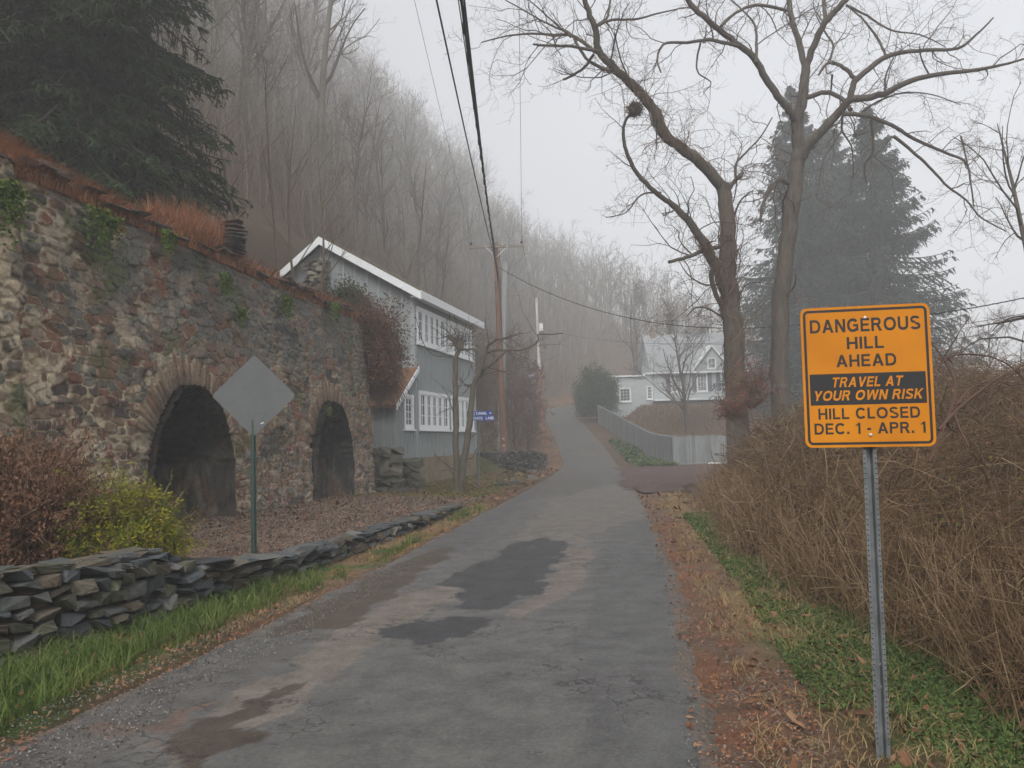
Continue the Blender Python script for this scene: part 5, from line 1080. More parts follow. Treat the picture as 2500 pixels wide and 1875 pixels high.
TB = [([(1235, 1560), (1236, 1400), (1240, 1200), (1262, 1000), (1284, 850), (1300, 700), (1313, 610)], 22, 17, 0, 0), ([(1313, 615), (1303, 500), (1322, 420), (1333, 320), (1342, 250)], 16, 10, 0, 0),
      ([(1312, 500), (1280, 450), (1240, 400), (1190, 330), (1138, 240), (1060, 170), (980, 110), (900, 40), (850, -30)], 10, 6, 0, -1.5), ([(1340, 280), (1310, 160), (1285, 80), (1270, 0), (1262, -60)], 8, 6, 0, 1.),
      ([(1340, 270), (1378, 165), (1420, 85), (1490, 10), (1530, -40)], 8.5, 6.5, 0, -1), ([(1420, 90), (1412, 20), (1415, -40)], 5, 4, -.5), ([(1318, 640), (1345, 590), (1400, 530), (1470, 450), (1520, 400), (1640, 380), (1740, 330), (1850, 300), (2000, 283), (2110, 262), (2230, 232)], 13, 2, 0, -2.5),
      ([(1515, 400), (1540, 320), (1640, 240), (1720, 210), (1830, 200), (1950, 192), (2030, 130), (2090, 70)], 8, 1.5, -1), ([(1490, 455), (1600, 468), (1700, 512), (1780, 560), (1900, 612), (1980, 650), (2000, 740), (2012, 830)], 5.5, 1.6, -1), ([(1690, 545), (1760, 600), (1830, 665), (1900, 740), (1980, 800), (2040, 870), (2140, 925)], 4, 1.3, -1.2),
      ([(1335, 395), (1420, 368), (1490, 402), (1520, 440)], 6, 5.5, 0, -1), ([(1140, 250), (1142, 180), (1135, 100), (1090, 45), (1040, 0)], 4, 1.8, -1), ([(1070, 185), (960, 160), (860, 170), (772, 176), (745, 235), (760, 290)], 4.6, 1.8, -1.2), ([(920, 165), (905, 230), (908, 290), (960, 330), (930, 370)], 2.8, 1, -1.2),
      ([(1275, 735), (1240, 718), (1195, 755), (1165, 830), (1158, 885)], 7, 3, 0, -.6), ([(1270, 760), (1250, 800), (1245, 850)], 4, 2, 0), ([(1000, 105), (1060, 50), (1150, 20), (1262, 42)], 3.6, 4, -1.4, 0), ([(1490, 440), (1484, 520), (1520, 580), (1528, 640), (1530, 720)], 3.2, 1, -1), ([(1484, 520), (1440, 590), (1410, 640), (1385, 780)], 2.6, 1, -1),
      ([(1600, 480), (1608, 600), (1575, 660), (1580, 730)], 3.4, 1.2, -1), ([(1685, 545), (1640, 600), (1590, 640)], 2.6, 1, -1), ([(1540, 320), (1490, 270), (1430, 250), (1390, 300)], 5.5, 2.5, -1), ([(1430, 255), (1448, 180), (1410, 120), (1380, 60)], 3.5, 1.4, -1), ([(1445, 300), (1440, 360)], 2.4, 2, -1),
      ([(1660, 230), (1630, 160), (1560, 70), (1500, 20)], 3.6, 2, -1), ([(1830, 295), (1800, 230), (1795, 180)], 2.2, 1, -1), ([(1655, 370), (1660, 300), (1690, 230)], 2.8, 1.8, -1), ([(1560, 450), (1640, 400), (1740, 370), (1850, 380), (1960, 420)], 2.6, .9, -1), ([(1500, 20), (1580, 60), (1680, 120), (1800, 140), (1900, 190)], 3.2, 1, -1), ([(1290, 620), (1220, 590), (1160, 550)], 1.8, .8, 0), ([(1960, 545), (1985, 650)], 2.4, 1.6, -1), ([(1240, 1200), (1290, 1150), (1300, 1100)], 3, 1, 0)]
for nm, data, y0, sd_, lab in (('tree_a', TA, 22., 1, 'large bare tree leaning left with a ball of twigs and vines on its trunk'), ('tree_b', TB, 24., 2, 'tall bare tree with a clean upright trunk and wide right-hand limbs')):
    T, C = Buf(), Buf(); ll = limbs(data, y0, z6, T, C, sd_, dens=1.0 if nm == 'tree_a' else .9)
    fx_, fy_ = ll[0][0][0][:2]; z0 = gz(fx_, fy_); Q = ll[0][0]; q0 = Q[0] * 1.0; q0[2] = z0 - .3; tube(T, [q0, Q[0], Q[1]], [ll[0][1][0] * 1.25, ll[0][1][0], ll[0][1][1]], 12)
    root = empty('bare_tree', (fx_, fy_, z0)); tag(root, lab, 'tree')
    local(T.build('trunk', M_bark, None, True), root); local(C.build('crown', M_twig), root)
    if nm == 'tree_a':
        # twining vines and hanging tangle on the lower trunk
        rg = np.random.default_rng(5); V_ = Buf(); Qs = [l for l in ll if l[2] > 12]
        for (Q, RR, ra) in Qs:
            n = 13; t0_ = rg.random(n) * .5 if ra > 20 else rg.random(n) * .15; K = 26
            P = np.zeros((n, K, 3)); ph = rg.random(n) * 6.28
            for k in range(K):
                t = np.clip(t0_ + .45 * k / (K - 1), 0, 1) * (len(Q) - 1); i = np.minimum(t.astype(int), len(Q) - 2); f = (t - i)[:, None]
                c_ = Q[i] * (1 - f) + Q[i + 1] * f; rr_ = (RR[i] + .015 + .03 * rg.random(n))[:, None]; a = ph + k * .35
                P[:, k] = c_ + rr_ * np.stack([np.cos(a), np.sin(a), 0 * a], -1)
            R = np.full((n, K), .007) * (1 + 1.2 * rg.random((n, 1))); tubes(V_, P, R, 4, rg.random(n))
            s1, r1 = grow(rg, P, R, 6, .30, (30, 90), 6, 0, 1, .35, -.05, .8, .4, .3, .1, .004); tubes(V_, s1, r1, 3, rg.random(len(s1)))
            s2, r2 = grow(rg, s1, r1, 3, .6, (30, 90), 5, 0, 1, .4, -.05, .8, .5, .15, .1, .003); tubes(V_, s2, r2, 3, rg.random(len(s2)))
        v = V_.build('vine_tangle', M_red); tag(v, 'reddish vine tangle climbing the left-leaning bare tree', 'vine')
        g = at(*z6(655, 438), y0 - 2); V_ = Buf(); rg = np.random.default_rng(6); n = 700; d = norm(rg.normal(size=(n, 3))); P = np.array(g)[None] + d * (.16 * rg.random((n, 1)))
        P = np.stack([P, P + np.cross(d, norm(rg.normal(size=(n, 3)))) * .12, P + norm(rg.normal(size=(n, 3))) * .17], 1); tubes(V_, P, np.full((n, 3), .005), 3, rg.random(n))
        tag(V_.build('nest', M_twig), 'round twig nest at the tip of the curved branch', 'nest')
# vines on the second trunk foot
# pruned forked tree by the barn
zz3 = lambda u, v: (650 + .31645 * u, 500 + .31645 * v)
P_ = [([(1470, 2255), (1470, 2050), (1465, 1800), (1460, 1500), (1458, 1180)], 8.5, 6.5, 0, 0), ([(1500, 2250), (1520, 2000), (1570, 1700), (1600, 1400), (1640, 1300), (1680, 1180), (1710, 1090), (1770, 1040)], 9.5, 3.4, 0, -.4), ([(1458, 1190), (1490, 1110), (1500, 1070)], 6, 5, 0, 0), ([(1490, 1110), (1440, 1050), (1400, 1010)], 4, 3, 0), ([(1490, 1120), (1560, 1115), (1610, 1120), (1660, 1220)], 3, 1.5, 0),
      ([(1600, 1390), (1560, 1395), (1530, 1388)], 4, 3, 0), ([(1770, 1040), (1830, 1030), (1890, 1005)], 3.2, 2, -.4), ([(1690, 1150), (1760, 1125), (1850, 1120), (1960, 1120), (2060, 1085), (2100, 1040), (2100, 1000), (2200, 1000), (2290, 990)], 3.4, 1.2, 0, -.8), ([(1640, 1330), (1700, 1260), (1780, 1190), (1850, 1130)], 5, 3, 0), ([(1440, 1180), (1380, 1170), (1290, 1160), (1230, 1100), (1190, 1000), (1150, 850)], 1.6, .6, 0), ([(1860, 1125), (1920, 1180), (1980, 1220)], 1.4, .6, 0)]
T, C = Buf(), Buf(); ll = limbs(P_, 26.3, zz3, T, C, 11, dens=.55, lvl=2, dy=.5, tr=.004, curl=.22)
rg = np.random.default_rng(2)                   # pollard head
hd = at(*zz3(1490, 1070), 26.3); n = 110; d = norm(rg.normal(size=(n, 3)) + np.array([0, 0, .9])); P = np.array(hd)[None, None] + d[:, None] * (np.linspace(.03, 1, 6)[None, :, None] * (.25 + .75 * rg.random((n, 1, 1)))); P[:, 2:] += rg.normal(size=(n, 4, 3)) * .05; tubes(C, P, np.full((n, 6), .007), 3, rg.random(n))
tube(T, [hd + Vector((0, 0, -.2)), hd, hd + Vector((0, 0, .12))], [.12, .17, .08], 9)
X_, Y_, _ = ll[0][0][0]; root = empty('pruned_tree', (X_, Y_, gz(X_, Y_)))
b0 = at(*zz3(1485, 2290), 26.3); tube(T, [(b0.x, b0.y, gz(b0.x, b0.y) - .2), (b0.x, b0.y, b0.z)], [.24, .19], 10)
tag(root, 'small twin-trunked tree pruned to a knob with one arm reaching right', 'tree'); local(T.build('trunk', MAT('smooth_tan_bark', [(.055, .047, .034), (.095, .083, .060), (.14, .122, .09)], 3, sc=(4, 4, 1), bs=.4, bscale=16), None, True), root); local(C.build('crown', M_twig), root)
# small tree in front of the white house and its neighbours
def simple_tree(U, y, H, r0, seed, lab, name='bare_tree', mt=None, mc=None, grp=None, scale=1., **kw):
    x = at(U, 1000, y).x; T, C = gen_tree(seed, H, r0, **kw); return as_thing(name, T, C, mt or M_bark, mc or M_twig, lab, group=grp, loc=(x, y, gz(x, y)))
simple_tree(1677, 62, 8.5, .17, 401, 'round-crowned bare tree standing in front of the white house', n1=26, t0=.2, spread=.5, lv=(7, 6, 4), up=.12, ang=(35, 65), tr=.008)
simple_tree(1560, 96, 13, .16, 402, 'bare fogbound tree rising behind the flat-roofed wing', lv=(6, 5, 3), tr=.012, n1=16)
simple_tree(1546, 104, 15, .20, 403, 'pair-forked faint tree behind the wing of the white house', lv=(6, 5, 3), tr=.012, n1=14, lean=.2)
for k, (U, y, H, lab) in enumerate([(2330, 70, 11, 'wide bare tree fading in fog right of the spruces'), (2420, 78, 13, 'taller bare tree fading in fog behind the thicket at far right'), (2520, 66, 12, 'bare tree at the right edge of the view in fog'), (2380, 95, 12, 'faintest bare tree far right of the spruces')]):
    simple_tree(U, y, H, .17, 420 + k, lab, lv=(7, 5, 3), n1=20, t0=.15, spread=.48, tr=.010, ang=(35, 70))
x = at(2560, 700, 20).x; T, C = gen_tree(440, 9.5, .12, n1=14, t0=.35, spread=.4, lv=(6, 5, 3), tr=.004, ang=(40, 75), up=-.02); as_thing('bare_tree', T, C, M_bark, M_twig, 'dark twiggy tree cut by the right edge above the thicket', loc=(x, 20, gz(x, 20)))

# ------------------------------------------------------------------ spruces
def spruce(seed, H, Rm, z0=.1, nw=46, per=7, nb=16, ns=6, w=.035, droop=.5, tipw=.35, zlo=0., zhi=1., pw=.95):
    rng = np.random.default_rng(seed); T, C = Buf(), Buf(); tube(T, [(0, 0, -.4), (0, 0, H * .5), (0, 0, H)], [Rm * .07, Rm * .045, .02], 10)
    zf = np.repeat(z0 + (1 - z0) * np.linspace(0, .985, nw) ** .92, per); M = len(zf); zf = np.clip(zf + rng.normal(size=M) * .008, z0 * .9, .99); keep = (zf > zlo) & (zf < zhi); zf = zf[keep]; M = len(zf)
    L_ = Rm * (1 - zf) ** pw * (.78 + .34 * rng.random(M)) + .06; az = rng.random(M) * 6.283; out = np.stack([np.cos(az), np.sin(az), 0 * az], -1)
    K = 9; t = np.linspace(0, 1, K); P = np.zeros((M, K, 3)); P[:] = np.stack([0 * zf, 0 * zf, zf * H], -1)[:, None]
    P += out[:, None] * (L_[:, None] * t[None])[..., None]; sl_ = .25 * (zf > .55)
    P[..., 2] += L_[:, None] * ((sl_ - .05)[:, None] * t[None] - droop * (1 - .5 * zf)[:, None] * t[None] ** 1.3 + .26 * t[None] ** 3)
    tubes(T, P, (.012 + .012 * L_)[:, None] * np.linspace(1, .25, K)[None], 4, rng.random(M))
    # branchlets either side, drooping
    N_ = M * nb; bi = np.repeat(np.arange(M), nb); tb = (np.tile(np.linspace(.10, 1., nb), M) + rng.normal(size=N_) * .03).clip(.05, 1); ft = tb * (K - 1); i = np.minimum(ft.astype(int), K - 2); f = (ft - i)[:, None]
    base = P[bi, i] * (1 - f) + P[bi, i + 1] * f; o_ = out[bi]; sd_ = np.stack([-o_[:, 1], o_[:, 0], 0 * tb], -1) * np.where(np.arange(N_) % 2 == 0, 1., -1.)[:, None]
    bl = (L_[bi] * (.34 * (1.15 - tb)) + .16) * (.6 + .7 * rng.random(N_)); d = norm(o_ * .75 + sd_ * (.9 + .3 * rng.normal(size=(N_, 1))) + np.array([0, 0, -.28]) + .15 * rng.normal(size=(N_, 3)))
    K2 = 4; B2 = np.zeros((N_, K2, 3)); B2[:, 0] = base
    for k in range(1, K2): d = norm(d + np.array([0, 0, -.22]) + .06 * rng.normal(size=(N_, 3))); B2[:, k] = B2[:, k - 1] + d * (bl / (K2 - 1))[:, None]
    W = np.tile(w * np.array([.8, 1., .8, .1]), (N_, 1)) * (.7 + .6 * rng.random((N_, 1))); sr = rng.random(N_) * .6 + .4 * rng.random(M)[bi]
    ribbons(C, B2, W, norm(np.cross(d, np.array([0, 0, 1.])) + .4 * rng.normal(size=(N_, 3))), sr); ribbons(C, B2, W * .8, norm(np.array([0, 0, 1.]) + .5 * rng.normal(size=(N_, 3))), sr)
    # hanging sprigs
    S_ = N_ * ns; si = np.repeat(np.arange(N_), ns); ts = rng.random(S_); ft = ts * (K2 - 1); i = np.minimum(ft.astype(int), K2 - 2); f = (ft - i)[:, None]; base = B2[si, i] * (1 - f) + B2[si, i + 1] * f
    d = norm(rng.normal(size=(S_, 3)) * np.array([.7, .7, .3]) + np.array([0, 0, -.55]) + .5 * o_[si]); l3 = (.10 + .26 * rng.random(S_)) * (.5 + .5 * tipw * 2) * np.minimum(1.4, .5 + bl[si]) * (w / .035) ** .6
    P3 = np.stack([base, base + d * l3[:, None] * .55, base + (d + np.array([0, 0, -.3])) * l3[:, None]], 1); W3 = np.tile(w * np.array([.55, .75, .08]), (S_, 1)) * (.6 + .8 * rng.random((S_, 1)))
    ribbons(C, P3, W3, norm(np.cross(d, norm(rng.normal(size=(S_, 3))))), sr[si] * .7 + .3 * rng.random(S_)); return T, C
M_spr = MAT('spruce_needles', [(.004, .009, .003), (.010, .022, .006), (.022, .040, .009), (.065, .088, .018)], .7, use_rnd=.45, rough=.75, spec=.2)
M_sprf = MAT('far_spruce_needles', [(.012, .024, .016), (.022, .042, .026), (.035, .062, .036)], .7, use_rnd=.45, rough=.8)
T, C = spruce(1, 19., 3.55, z0=.0, nw=70, per=12, nb=24, ns=8, w=.022, droop=.85, zhi=.62, pw=.42)
xs, ys = at(165, 900, 17.5).x, 17.5
as_thing('spruce', T, C, MAT('dark_spruce_bark', [(.02, .016, .012), (.04, .03, .024)], 3.), M_spr, 'huge dark green spruce on the bank above the kiln at upper left', loc=(xs, ys, float(bank_top(np.array([xs]), np.array([ys]))[0]) - 1.2))
T, C = spruce(2, 25., 9.2, z0=.03, nw=48, per=8, nb=18, ns=4, w=.06, droop=.38); T2, C2 = spruce(3, 25., 7.8, z0=.03, nw=46, per=8, nb=17, ns=4, w=.06, droop=.40)
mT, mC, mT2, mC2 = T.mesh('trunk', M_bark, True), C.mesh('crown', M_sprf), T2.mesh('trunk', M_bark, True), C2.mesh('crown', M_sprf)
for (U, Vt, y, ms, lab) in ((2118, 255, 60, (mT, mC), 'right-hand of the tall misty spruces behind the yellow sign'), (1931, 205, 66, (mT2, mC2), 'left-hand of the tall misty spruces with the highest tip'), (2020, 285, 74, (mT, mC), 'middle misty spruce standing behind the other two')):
    tp = at(U, Vt, y); z = gz(tp.x, y); r = empty('spruce', (tp.x, y, z), U * .7); s = (tp.z - z) / 25.; r.scale = (s, s, s); tag(r, lab, 'tree')
    for nm, me in (('trunk', ms[0]), ('crown', ms[1])):
        o = bpy.data.objects.new(nm, me); COL.objects.link(o); o.parent = r

# ------------------------------------------------------------------ shrubs
def leafy_shrub(name, loc, rad, n, leaf, mat, label, seed, cat='shrub', stem_mat=None, nst=60, flat=0., elong=1.8):
    rng = np.random.default_rng(seed); r = empty(name, loc); tag(r, label, cat); S_ = Buf(); a = rng.random(nst) * 6.283; el = .25 + .75 * rng.random(nst)
    tipv = np.stack([np.cos(a) * (1 - el * .6) * rad[0], np.sin(a) * (1 - el * .6) * rad[1], el * rad[2]], -1) * (.7 + .3 * rng.random((nst, 1))); t = np.linspace(0, 1, 6)
    P = tipv[:, None] * t[None, :, None] + rng.normal(size=(nst, 6, 3)) * .04 * rad[2] * (t[None, :, None] > 0); tubes(S_, P, np.full((nst, 6), .012 * rad[2] ** .5) * np.linspace(1, .4, 6)[None], 4, rng.random(nst)); R = np.full((nst, 6), .01)
    s1, r1 = grow(rng, P, R, 7, .4, (30, 70), 5, .3, 1, .2, .1, .7, .5, .1, .2, .004); tubes(S_, s1, r1, 3, rng.random(len(s1)))
    # leaves in clumps round the twig ends, gaps between
    cl = np.concatenate([s1[:, 2:].reshape(-1, 3), P[:, 4:].reshape(-1, 3)]); ci = rng.integers(len(cl), size=n); c = cl[ci] + rng.normal(size=(n, 3)) * leaf * 2.2; c[:, 2] = np.maximum(c[:, 2], .02)
    u = norm(rng.normal(size=(n, 3)) + np.array([0, 0, flat])); w = norm(np.cross(u, rng.normal(size=(n, 3)))); k = leaf * (.5 + rng.random((n, 1)))
    V = np.stack([c - u * k * elong * .5, c + w * k * .45, c + u * k * elong * .5, c - w * k * .45], 1); cr = rng.random(len(cl))[ci]; b = Buf(); b.add(V.reshape(-1, 3), q=np.arange(n * 4).reshape(-1, 4), r=np.repeat(cr * .6 + .4 * rng.random(n), 4))
    S_.build('stems', stem_mat or M_red, r); b.build('foliage', mat, r); return r
leafy_shrub('evergreen_bush', (8.2, 78.5, gz(8.2, 78.5) + .5), (2.2, 2.2, 4.5), 60000, .085, MAT('bush_leaves', [(.018, .036, .014), (.035, .062, .022), (.07, .10, .04)], .6, use_rnd=.6), 'rounded dark evergreen bush where the road disappears round the bend', 31, nst=160)
g = at(290, 1300, 8.4); leafy_shrub('golden_shrub', (-4.05, 8.3, .35), (.86, .7, .98), 34000, .014, MAT('golden_leaves', [(.04, .075, .008), (.085, .12, .010), (.20, .18, .012), (.34, .24, .02)], 3.2, use_rnd=.35), 'low yellow and green shrub spilling over the dry stone wall', 32, nst=120, elong=2.4)
b_ = leafy_shrub('rusty_shrub', (-5.05, 8.1, .4), (1.35, .9, 1.45), 42000, .016, MAT('rusty_leaves', [(.07, .035, .022), (.13, .065, .038), (.20, .11, .065)], 2.5, use_rnd=.6), 'bushy rust-brown shrub behind the dry wall at the left edge', 33, nst=170, elong=2.8, flat=1.2)
M_ivy = MAT('autumn_ivy', [(.03, .045, .015), (.085, .045, .025), (.13, .055, .03), (.19, .15, .05)], 1.2, use_rnd=.6)
ez = float(topf(KLEN - .4)); E = KO + KD * (KLEN - .35) - KN * .4
r = leafy_shrub('climbing_shrub', (E[0] + .30, E[1] + .3, 3.35), (.95, 1.0, 2.5), 24000, .045, M_ivy, 'russet climbing shrub hanging over the right end of the kiln', 34, nst=130)
r = leafy_shrub('climbing_shrub', (E[0] - .9, E[1] + 1.2, ez + .0), (1.5, .9, 1.25), 14000, .042, MAT('dark_ivy', [(.025, .04, .015), (.045, .06, .025), (.09, .06, .035)], 1.2, use_rnd=.6), 'dark green ivy mound on the kiln top against the barn gable', 35, nst=90)
# curtain of dead stems filling the gap between kiln end and lean-to
b = Buf(); rg = np.random.default_rng(18); n = 2600; s_ = rg.random(n); P0 = np.stack([E[0] + .1 + .55 * rg.random(n), E[1] + .3 + 1.6 * s_, 4.9 + .6 * rg.random(n) - 1.0 * s_], -1); K = 8; P = np.zeros((n, K, 3)); P[:, 0] = P0; d = norm(np.stack([.25 * rg.normal(size=n), .3 * rg.normal(size=n), -np.ones(n)], -1)); L_ = .5 + 1.2 * rg.random(n)
for k in range(1, K): d = norm(d + .14 * rg.normal(size=(n, 3)) + np.array([0, 0, -.05])); P[:, k] = P[:, k - 1] + d * (L_ / (K - 1))[:, None]
tubes(b, P, np.full((n, K), .006), 3, rg.random(n)); tag(b.build('hanging_vines', M_red), 'curtain of dead brown vines between kiln end and lean-to roof', 'vine')
# small ivy patches rooted in the kiln face
rg = np.random.default_rng(77); M_iv2 = MAT('bright_ivy', [(.04, .08, .012), (.075, .125, .02), (.15, .17, .03)], 4, use_rnd=.6)
for k, (U, V, sz, lab) in enumerate([(250, 540, .42, 'green ivy tuft hanging below the highest corner of the kiln'), (410, 575, .22, 'small green plant rooted near the top of the kiln'), (548, 680, .26, 'little green tuft on the kiln face above the diamond sign'), (700, 735, .30, 'bright ivy tuft near the top of the kiln before the gable'), (822, 752, .32, 'green ivy tuft on the kiln rim right of centre'), (12, 470, .35, 'yellow-green moss plant at the left edge of the kiln face'), (585, 760, .18, 'tiny green plant in the middle of the kiln face'), (790, 1000, .12, 'tiny plant beside the right-hand arch')]):
    u_ = (U - 1250) / F; y = 7.53 / (.148 - u_) ; pt = at(U, V, y); n = int(2600 * sz); rr_ = rg.normal(size=(n, 2)) * sz * .42; rr_[:, 1] -= np.abs(rr_[:, 1]) * .6
    s0 = (np.array(pt) - KO) @ KD; c = KO + KD * (s0 + rr_[:, :1]) + KZ * (pt.z + rr_[:, 1:]) + KN * (.06 - .05 * pt.z + .14 + .1 * rg.random((n, 1)))
    un = norm(rg.normal(size=(n, 3))); w = norm(np.cross(un, rg.normal(size=(n, 3)))); kk = .026 * (.5 + rg.random((n, 1))); Vv = np.stack([c - un * kk, c + w * kk * .7, c + un * kk, c - w * kk * .7], 1)
    b = Buf(); b.add(Vv.reshape(-1, 3), q=np.arange(n * 4).reshape(-1, 4), r=np.repeat(rg.random(n), 4)); tag(b.build('wall_plant', M_iv2), lab, 'plant')
# tall dead grass clump on the brow
b = blades('brow_clump', 5000, (-7.6, -5.6, 14.2, 16.2), lambda x, y: (kx(y) - x > .3) & ((x - (kx(15.2) - .7)) ** 2 + (y - 15.1) ** 2 < .7), (.5, 1.05), .005, M_rust, .35, hf=bank_top); b.name = 'tall_grass_clump'; tag(b, 'tall rusty grass clump on the kiln brow beside the spruce', 'grass', kind='stuff')
# grown-over shrubs behind the poles
M_shr = MAT('dark_russet_twigs', [(.055, .03, .022), (.095, .055, .04), (.14, .09, .065)], .6, use_rnd=.6)
T, C = gen_tree(501, 5.2, .06, .1, 26, .05, .55, (8, 6, 3), .22, .08, ang=(20, 65), tr=.008); mT3, mC3 = T.mesh('stems', M_shr), C.mesh('twigs', M_shr)
for k, (U, y, s, lab) in enumerate([(1185, 47, .75, 'dense leafless shrub between barn corner and brown pole'), (1262, 50, .95, 'dense leafless shrub just right of the brown pole'), (1225, 58, 1.1, 'tall leafless shrub behind the two near poles'), (1290, 62, .8, 'russet leafless shrub below the distant pole'), (1260, 70, 1.25, 'high leafless shrub on the slope behind the poles'), (1200, 53, 1.0, 'leafless shrub crowding the back of the barn'), (1290, 53, .6, 'low leafless shrub above the retaining wall'), (1150, 60, 1.2, 'leafless shrub on the slope just above the barn eave')]):
    x = at(U, 1000, y).x; r = empty('leafless_shrub', (x, y, gz(x, y)), k * 1.3); r.scale = (s * 1.15, s * 1.15, s); tag(r, lab, 'shrub', 'leafless shrubs behind the utility poles')
    for nm, me in (('stems', mT3), ('twigs', mC3)):
        o = bpy.data.objects.new(nm, me); COL.objects.link(o); o.parent = r

# ------------------------------------------------------------------ bramble thicket on the right
def tx(y): return .55 * (vnoise(np.asarray(y, float) * 1.1, np.asarray(y, float) * 0, 55) - .5) + .3 * (vnoise(np.asarray(y, float) * 3.1, np.asarray(y, float) * 0, 56) - .5) + np.interp(y, [0, 3.9, 7.1, 11.4, 17, 22, 25.5, 29, 32, 34], [2.95, 3.0, 2.9, 3.2, 4.3, 5.3, 6.7, 8.6, 12, 15])
def canopy(x, y): i = x - tx(y); return (.45 + 1.1 * ss(0, 1.0, i) + 1.35 * ss(.8, 4.2, i)) * (.78 + .44 * fbm(x * .6, y * .5, 95)) * np.interp(y, [3, 8, 15], [.52, .60, .92]) * (1 - .35 * ss(21, 28, y) * (1 - ss(6, 9, x)))
M_cane = MAT('bramble_canes', [(.026, .015, .010), (.066, .038, .020), (.125, .077, .041), (.20, .138, .078), (.42, .32, .20)], 1.2, use_rnd=.62)
gx2, gy2 = np.arange(0, 26, .3), np.arange(2.2, 34, .3); A_, Y = np.meshgrid(gx2, gy2); X = tx(Y) + .25 + A_; Hm = terrain(X, Y) + (canopy(X, Y) - .3).clip(0) * .6 * ss(.3, 1.8, A_) + .2 * (fbm(X * 2, Y * 2, 96) - .5) * ss(.1, .8, A_) - .05
im = np.arange(X.size).reshape(X.shape); b = Buf(); b.add(np.stack([X, Y, Hm], -1).reshape(-1, 3), q=np.stack([im[:-1, :-1], im[:-1, 1:], im[1:, 1:], im[1:, :-1]], -1).reshape(-1, 4), c=np.array([.035, .021, .014]) * (.6 + .8 * fbm(X * 3, Y * 3, 97))[..., None].reshape(-1, 1))  # added mound; its dark brown stands in for shade deep among the canes
tag(b.build('thicket_shade_mound', M_ground, smooth=True), 'added brown litter mound darkened for the shade inside the bramble thicket', 'litter', kind='stuff')
rg = np.random.default_rng(61)
def canes(n, y0, y1, ln, rad, depth, bend, K=8, zr=(0., 1.), upb=.3):
    y = y0 * (y1 / y0) ** rg.random(n); i = depth * rg.random(n) ** 1.3 + .1; x = tx(y) + i; h = terrain(x, y); c = canopy(x, y); z = h + c * (zr[0] + (zr[1] - zr[0]) * rg.random(n))
    d = norm(rg.normal(size=(n, 3)) * np.array([1, 1, .8]) + np.array([0, 0, upb])); ax = norm(rg.normal(size=(n, 3))) * (bend * rg.random((n, 1))); L_ = ln[0] + (ln[1] - ln[0]) * rg.random(n) ** 1.3; P = np.zeros((n, K, 3))
    Q = [np.zeros((n, 3))]
    for k in range(1, K): d = norm(d + np.cross(ax, d) + .05 * rg.normal(size=(n, 3)) + np.array([0, 0, -.05])); Q.append(Q[-1] + d * (L_ / (K - 1))[:, None])
    Q = np.stack(Q, 1); Q -= Q.mean(1, keepdims=True); P = np.stack([x, y, z], -1)[:, None] + Q
    P[..., 0] += np.maximum(0, tx(P[:, 3, 1]) - .35 + .3 * rg.random(n) - P[..., 0].min(1))[:, None] * .8; P[..., 2] = np.maximum(P[..., 2], terrain(P[..., 0], P[..., 1]) + .01)
    r_ = (rad[0] + (rad[1] - rad[0]) * rg.random(n) ** 1.7) * np.maximum(1, y / 8); return P, r_[:, None] * np.linspace(1, .5, K)[None]
b = Buf()
for (n, y0, y1, ln, rad, dep, bend, K, zr, ub) in ((11000, 3.2, 12, (.5, 1.7), (.0018, .0052), 4.5, .22, 9, (.1, 1.), .5), (9000, 10, 32, (.6, 1.9), (.0022, .0046), 8, .22, 8, (.1, 1.), .5), (26000, 3.2, 13, (.12, .6), (.0011, .0026), 4.2, .3, 4, (.03, 1.), .2), (24000, 10, 33, (.15, .7), (.0014, .0026), 8, .3, 4, (.03, 1.), .2)):
    P, R = canes(n, y0, y1, ln, rad, dep, bend, K, zr, ub); tubes(b, P, R, 3, np.where(rg.random(len(P)) < .13, .85 + .15 * rg.random(len(P)), .62 * rg.random(len(P))))
n = 3200; y = 3.3 * (26 / 3.3) ** rg.random(n); x = tx(y) + 1.3 * rg.random(n) ** 1.4 - .12; P = np.zeros((n, 6, 3)); P[:, 0] = np.stack([x, y, terrain(x, y)], -1); d = norm(np.stack([.30 * rg.normal(size=n), .30 * rg.normal(size=n), np.ones(n)], -1)); L_ = .3 + .8 * rg.random(n)
for k in range(1, 6): d = norm(d + .12 * rg.normal(size=(n, 3)) + np.array([.0, 0, -.06])); P[:, k] = P[:, k - 1] + d * (L_ / 5)[:, None]
tubes(b, P, (.0014 + .0022 * rg.random(n))[:, None] * np.maximum(1, y / 8)[:, None] * np.linspace(1, .5, 6)[None], 3, .45 + .55 * rg.random(n))
tag(b.build('bramble_thicket', M_cane), 'dense tangle of brown bramble canes filling the right side', 'thicket', kind='stuff')
n = 34000; y = 3.4 * (26 / 3.4) ** rg.random(n); x = tx(y) + 3.2 * rg.random(n); m = fbm(x * 1.3, y * .9, 98) + .3 * (rg.random(len(x)) - .5) > .5; x, y = x[m], y[m]; n = len(x); h = terrain(x, y) + canopy(x, y) * (.05 + 1.0 * rg.random(n)); c = np.stack([x, y, h], -1)
u = norm(rg.normal(size=(n, 3))); w = norm(np.cross(u, rg.normal(size=(n, 3)))); k = .017 * (.5 + rg.random((n, 1))) * np.maximum(1, y / 9)[:, None]; V = np.stack([c - u * k, c + w * k * .6, c + u * k, c - w * k * .6], 1); b = Buf(); b.add(V.reshape(-1, 3), q=np.arange(n * 4).reshape(-1, 4), r=np.repeat(rg.random(n), 4))
tag(b.build('bramble_leaves', MAT('bramble_leaf', [(.06, .10, .015), (.13, .14, .025), (.15, .055, .028), (.09, .045, .025), (.07, .035, .02)], 6, use_rnd=.7)), 'scattered green and russet leaves among the bramble canes', 'leaves', kind='stuff')
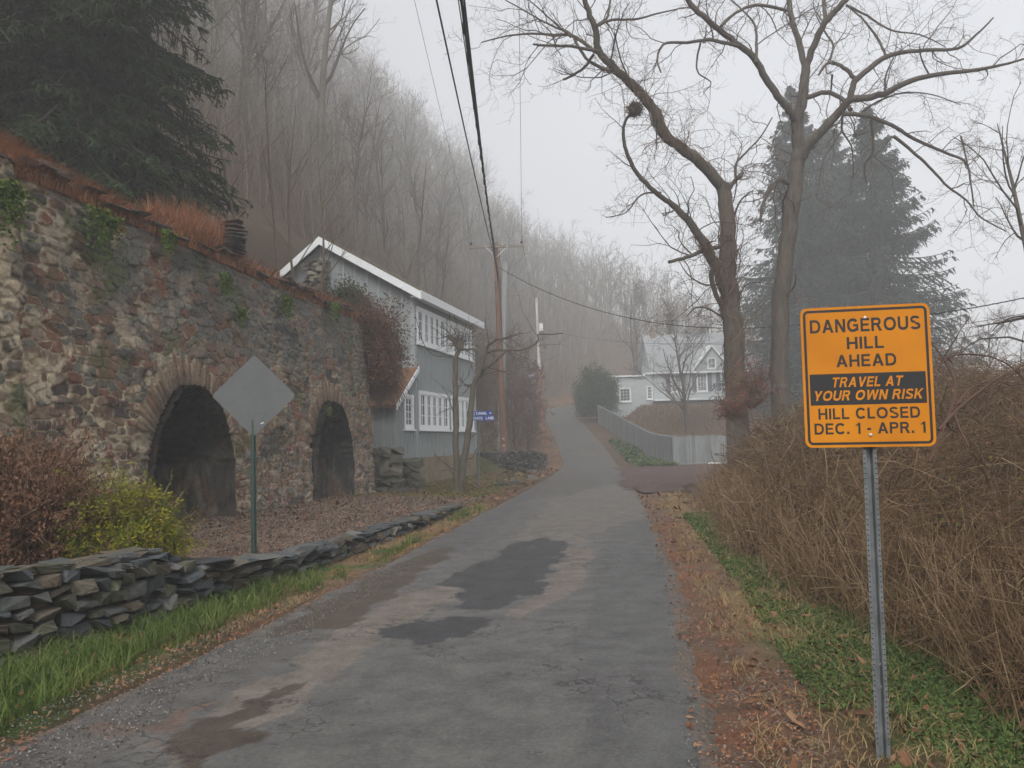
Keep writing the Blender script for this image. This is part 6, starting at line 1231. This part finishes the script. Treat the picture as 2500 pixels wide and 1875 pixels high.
# long arching canes against the sky, one thick fallen branch, crimson creeper
z7 = lambda u, v: (1600 + .40687 * u, 700 + .40687 * v)
for k, (pts_, y0, r, lab) in enumerate([([(1640, 1050), (1800, 640), (1740, 450), (1640, 320)], 6.5, 3., 'long arching bramble cane leaving the right edge of the yellow sign'), ([(1660, 520), (1760, 420), (1950, 410), (2120, 470), (2260, 620)], 6.8, 2., 'thin arching cane with dry leaves right of the yellow sign'), ([(1700, 860), (1830, 720), (2040, 560), (2230, 460)], 6.2, 2.6, 'straight rising cane crossing the sky right of the sign'), ([(1880, 960), (1800, 760), (1880, 620), (2020, 560), (2150, 600)], 7.2, 2.2, 'looping bramble cane above the thicket at right')]):
    T = Buf(); Q, RR = resample([at(*z7(u, v), y0 + .3 * j) for j, (u, v) in enumerate(pts_)], np.linspace(r * 1.4, r * .7, len(pts_)) / F * y0, 24); tubes(T, Q[None], RR[None], 5, [.3]); c1, r1 = grow(rg, Q[None], RR[None], 7, .22, (30, 70), 5, .1, 1, .2, .0, .6, .5, .1, .2, .0015); tubes(T, c1, r1, 3, rg.random(len(c1))); tag(T.build('bramble_cane', M_shr), lab, 'cane')
T = Buf(); tube(T, [at(2150, 1465, 6.9),  at(2250, 1400, 7.1), at(2380, 1300, 7.4), at(2560, 1190, 7.6)], [.03, .035, .03, .022], 8); tag(T.build('fallen_branch', M_bark, None, True), 'thick dead branch slanting up through the brambles right of the post', 'branch')
M_crim = MAT('crimson_leaves', [(.10, .032, .026), (.19, .045, .038), (.22, .09, .06)], 6, use_rnd=.7)
for (U, V, y, rad, nl_, lab, sd_) in ((1830, 925, 21, (.8, .7, 1.3), 600, 'crimson creeper at the foot of the left-leaning tree', 5), (1785, 985, 20, (.6, .5, .7), 350, 'small crimson-leaved shrub at the left end of the thicket top', 6)):
    g = at(U, V, y); leafy_shrub('crimson_creeper', (g.x, g.y, g.z - rad[2] * .6), rad, nl_, .03, M_crim, lab, sd_, 'creeper', nst=50)
# russet brush on the bank behind the picket fence
def k_bank(x, y): D = road_info(x, y)[0]; return (D < -4.0) & (x > np.interp(y, [48, 60, 82], [9.7, 9.1, 8.6])) & (y > 48.6) & ((y < 70) | (x < 10))
tag(stems('bank_brush', 16000, (8.5, 26, 48, 76), k_bank, (.3, .9), (.008, .018), MAT('bank_brush_twigs', [(.09, .055, .032), (.16, .10, .06), (.25, .17, .105)], .5, use_rnd=.7), .75, side=1, curl=.25), 'russet brush covering the bank between fence and white house', 'brush', kind='stuff')
def k_edge(x, y): D = road_info(x, y)[0]; return ((D > 3.0) & (D < 6) & (y > 45)) & (x > -4)
tag(stems('roadside_brush', 5000, (-4, 9, 44, 100), k_edge, (.3, 1.0), (.007, .013), M_red, .7, side=1, curl=.25), 'low dead brush along the left edge of the climbing road', 'brush', kind='stuff')
def k_ivyf(x, y): return (x > 7.3) & (x < np.interp(y, [44, 48, 66], [10, 9.3, 8.6])) & (y > 46.6) & (y < 62) & (fbm(x * .8, y * .4, 99) > .42)
tag(leaves('fence_ivy', 6000, (7.2, 10, 46, 62), k_ivyf, .022, M_weed, .08, .8), 'green ground ivy at the foot of the picket fence', 'ground cover', kind='stuff')
g = at(1335, 1120, 50)
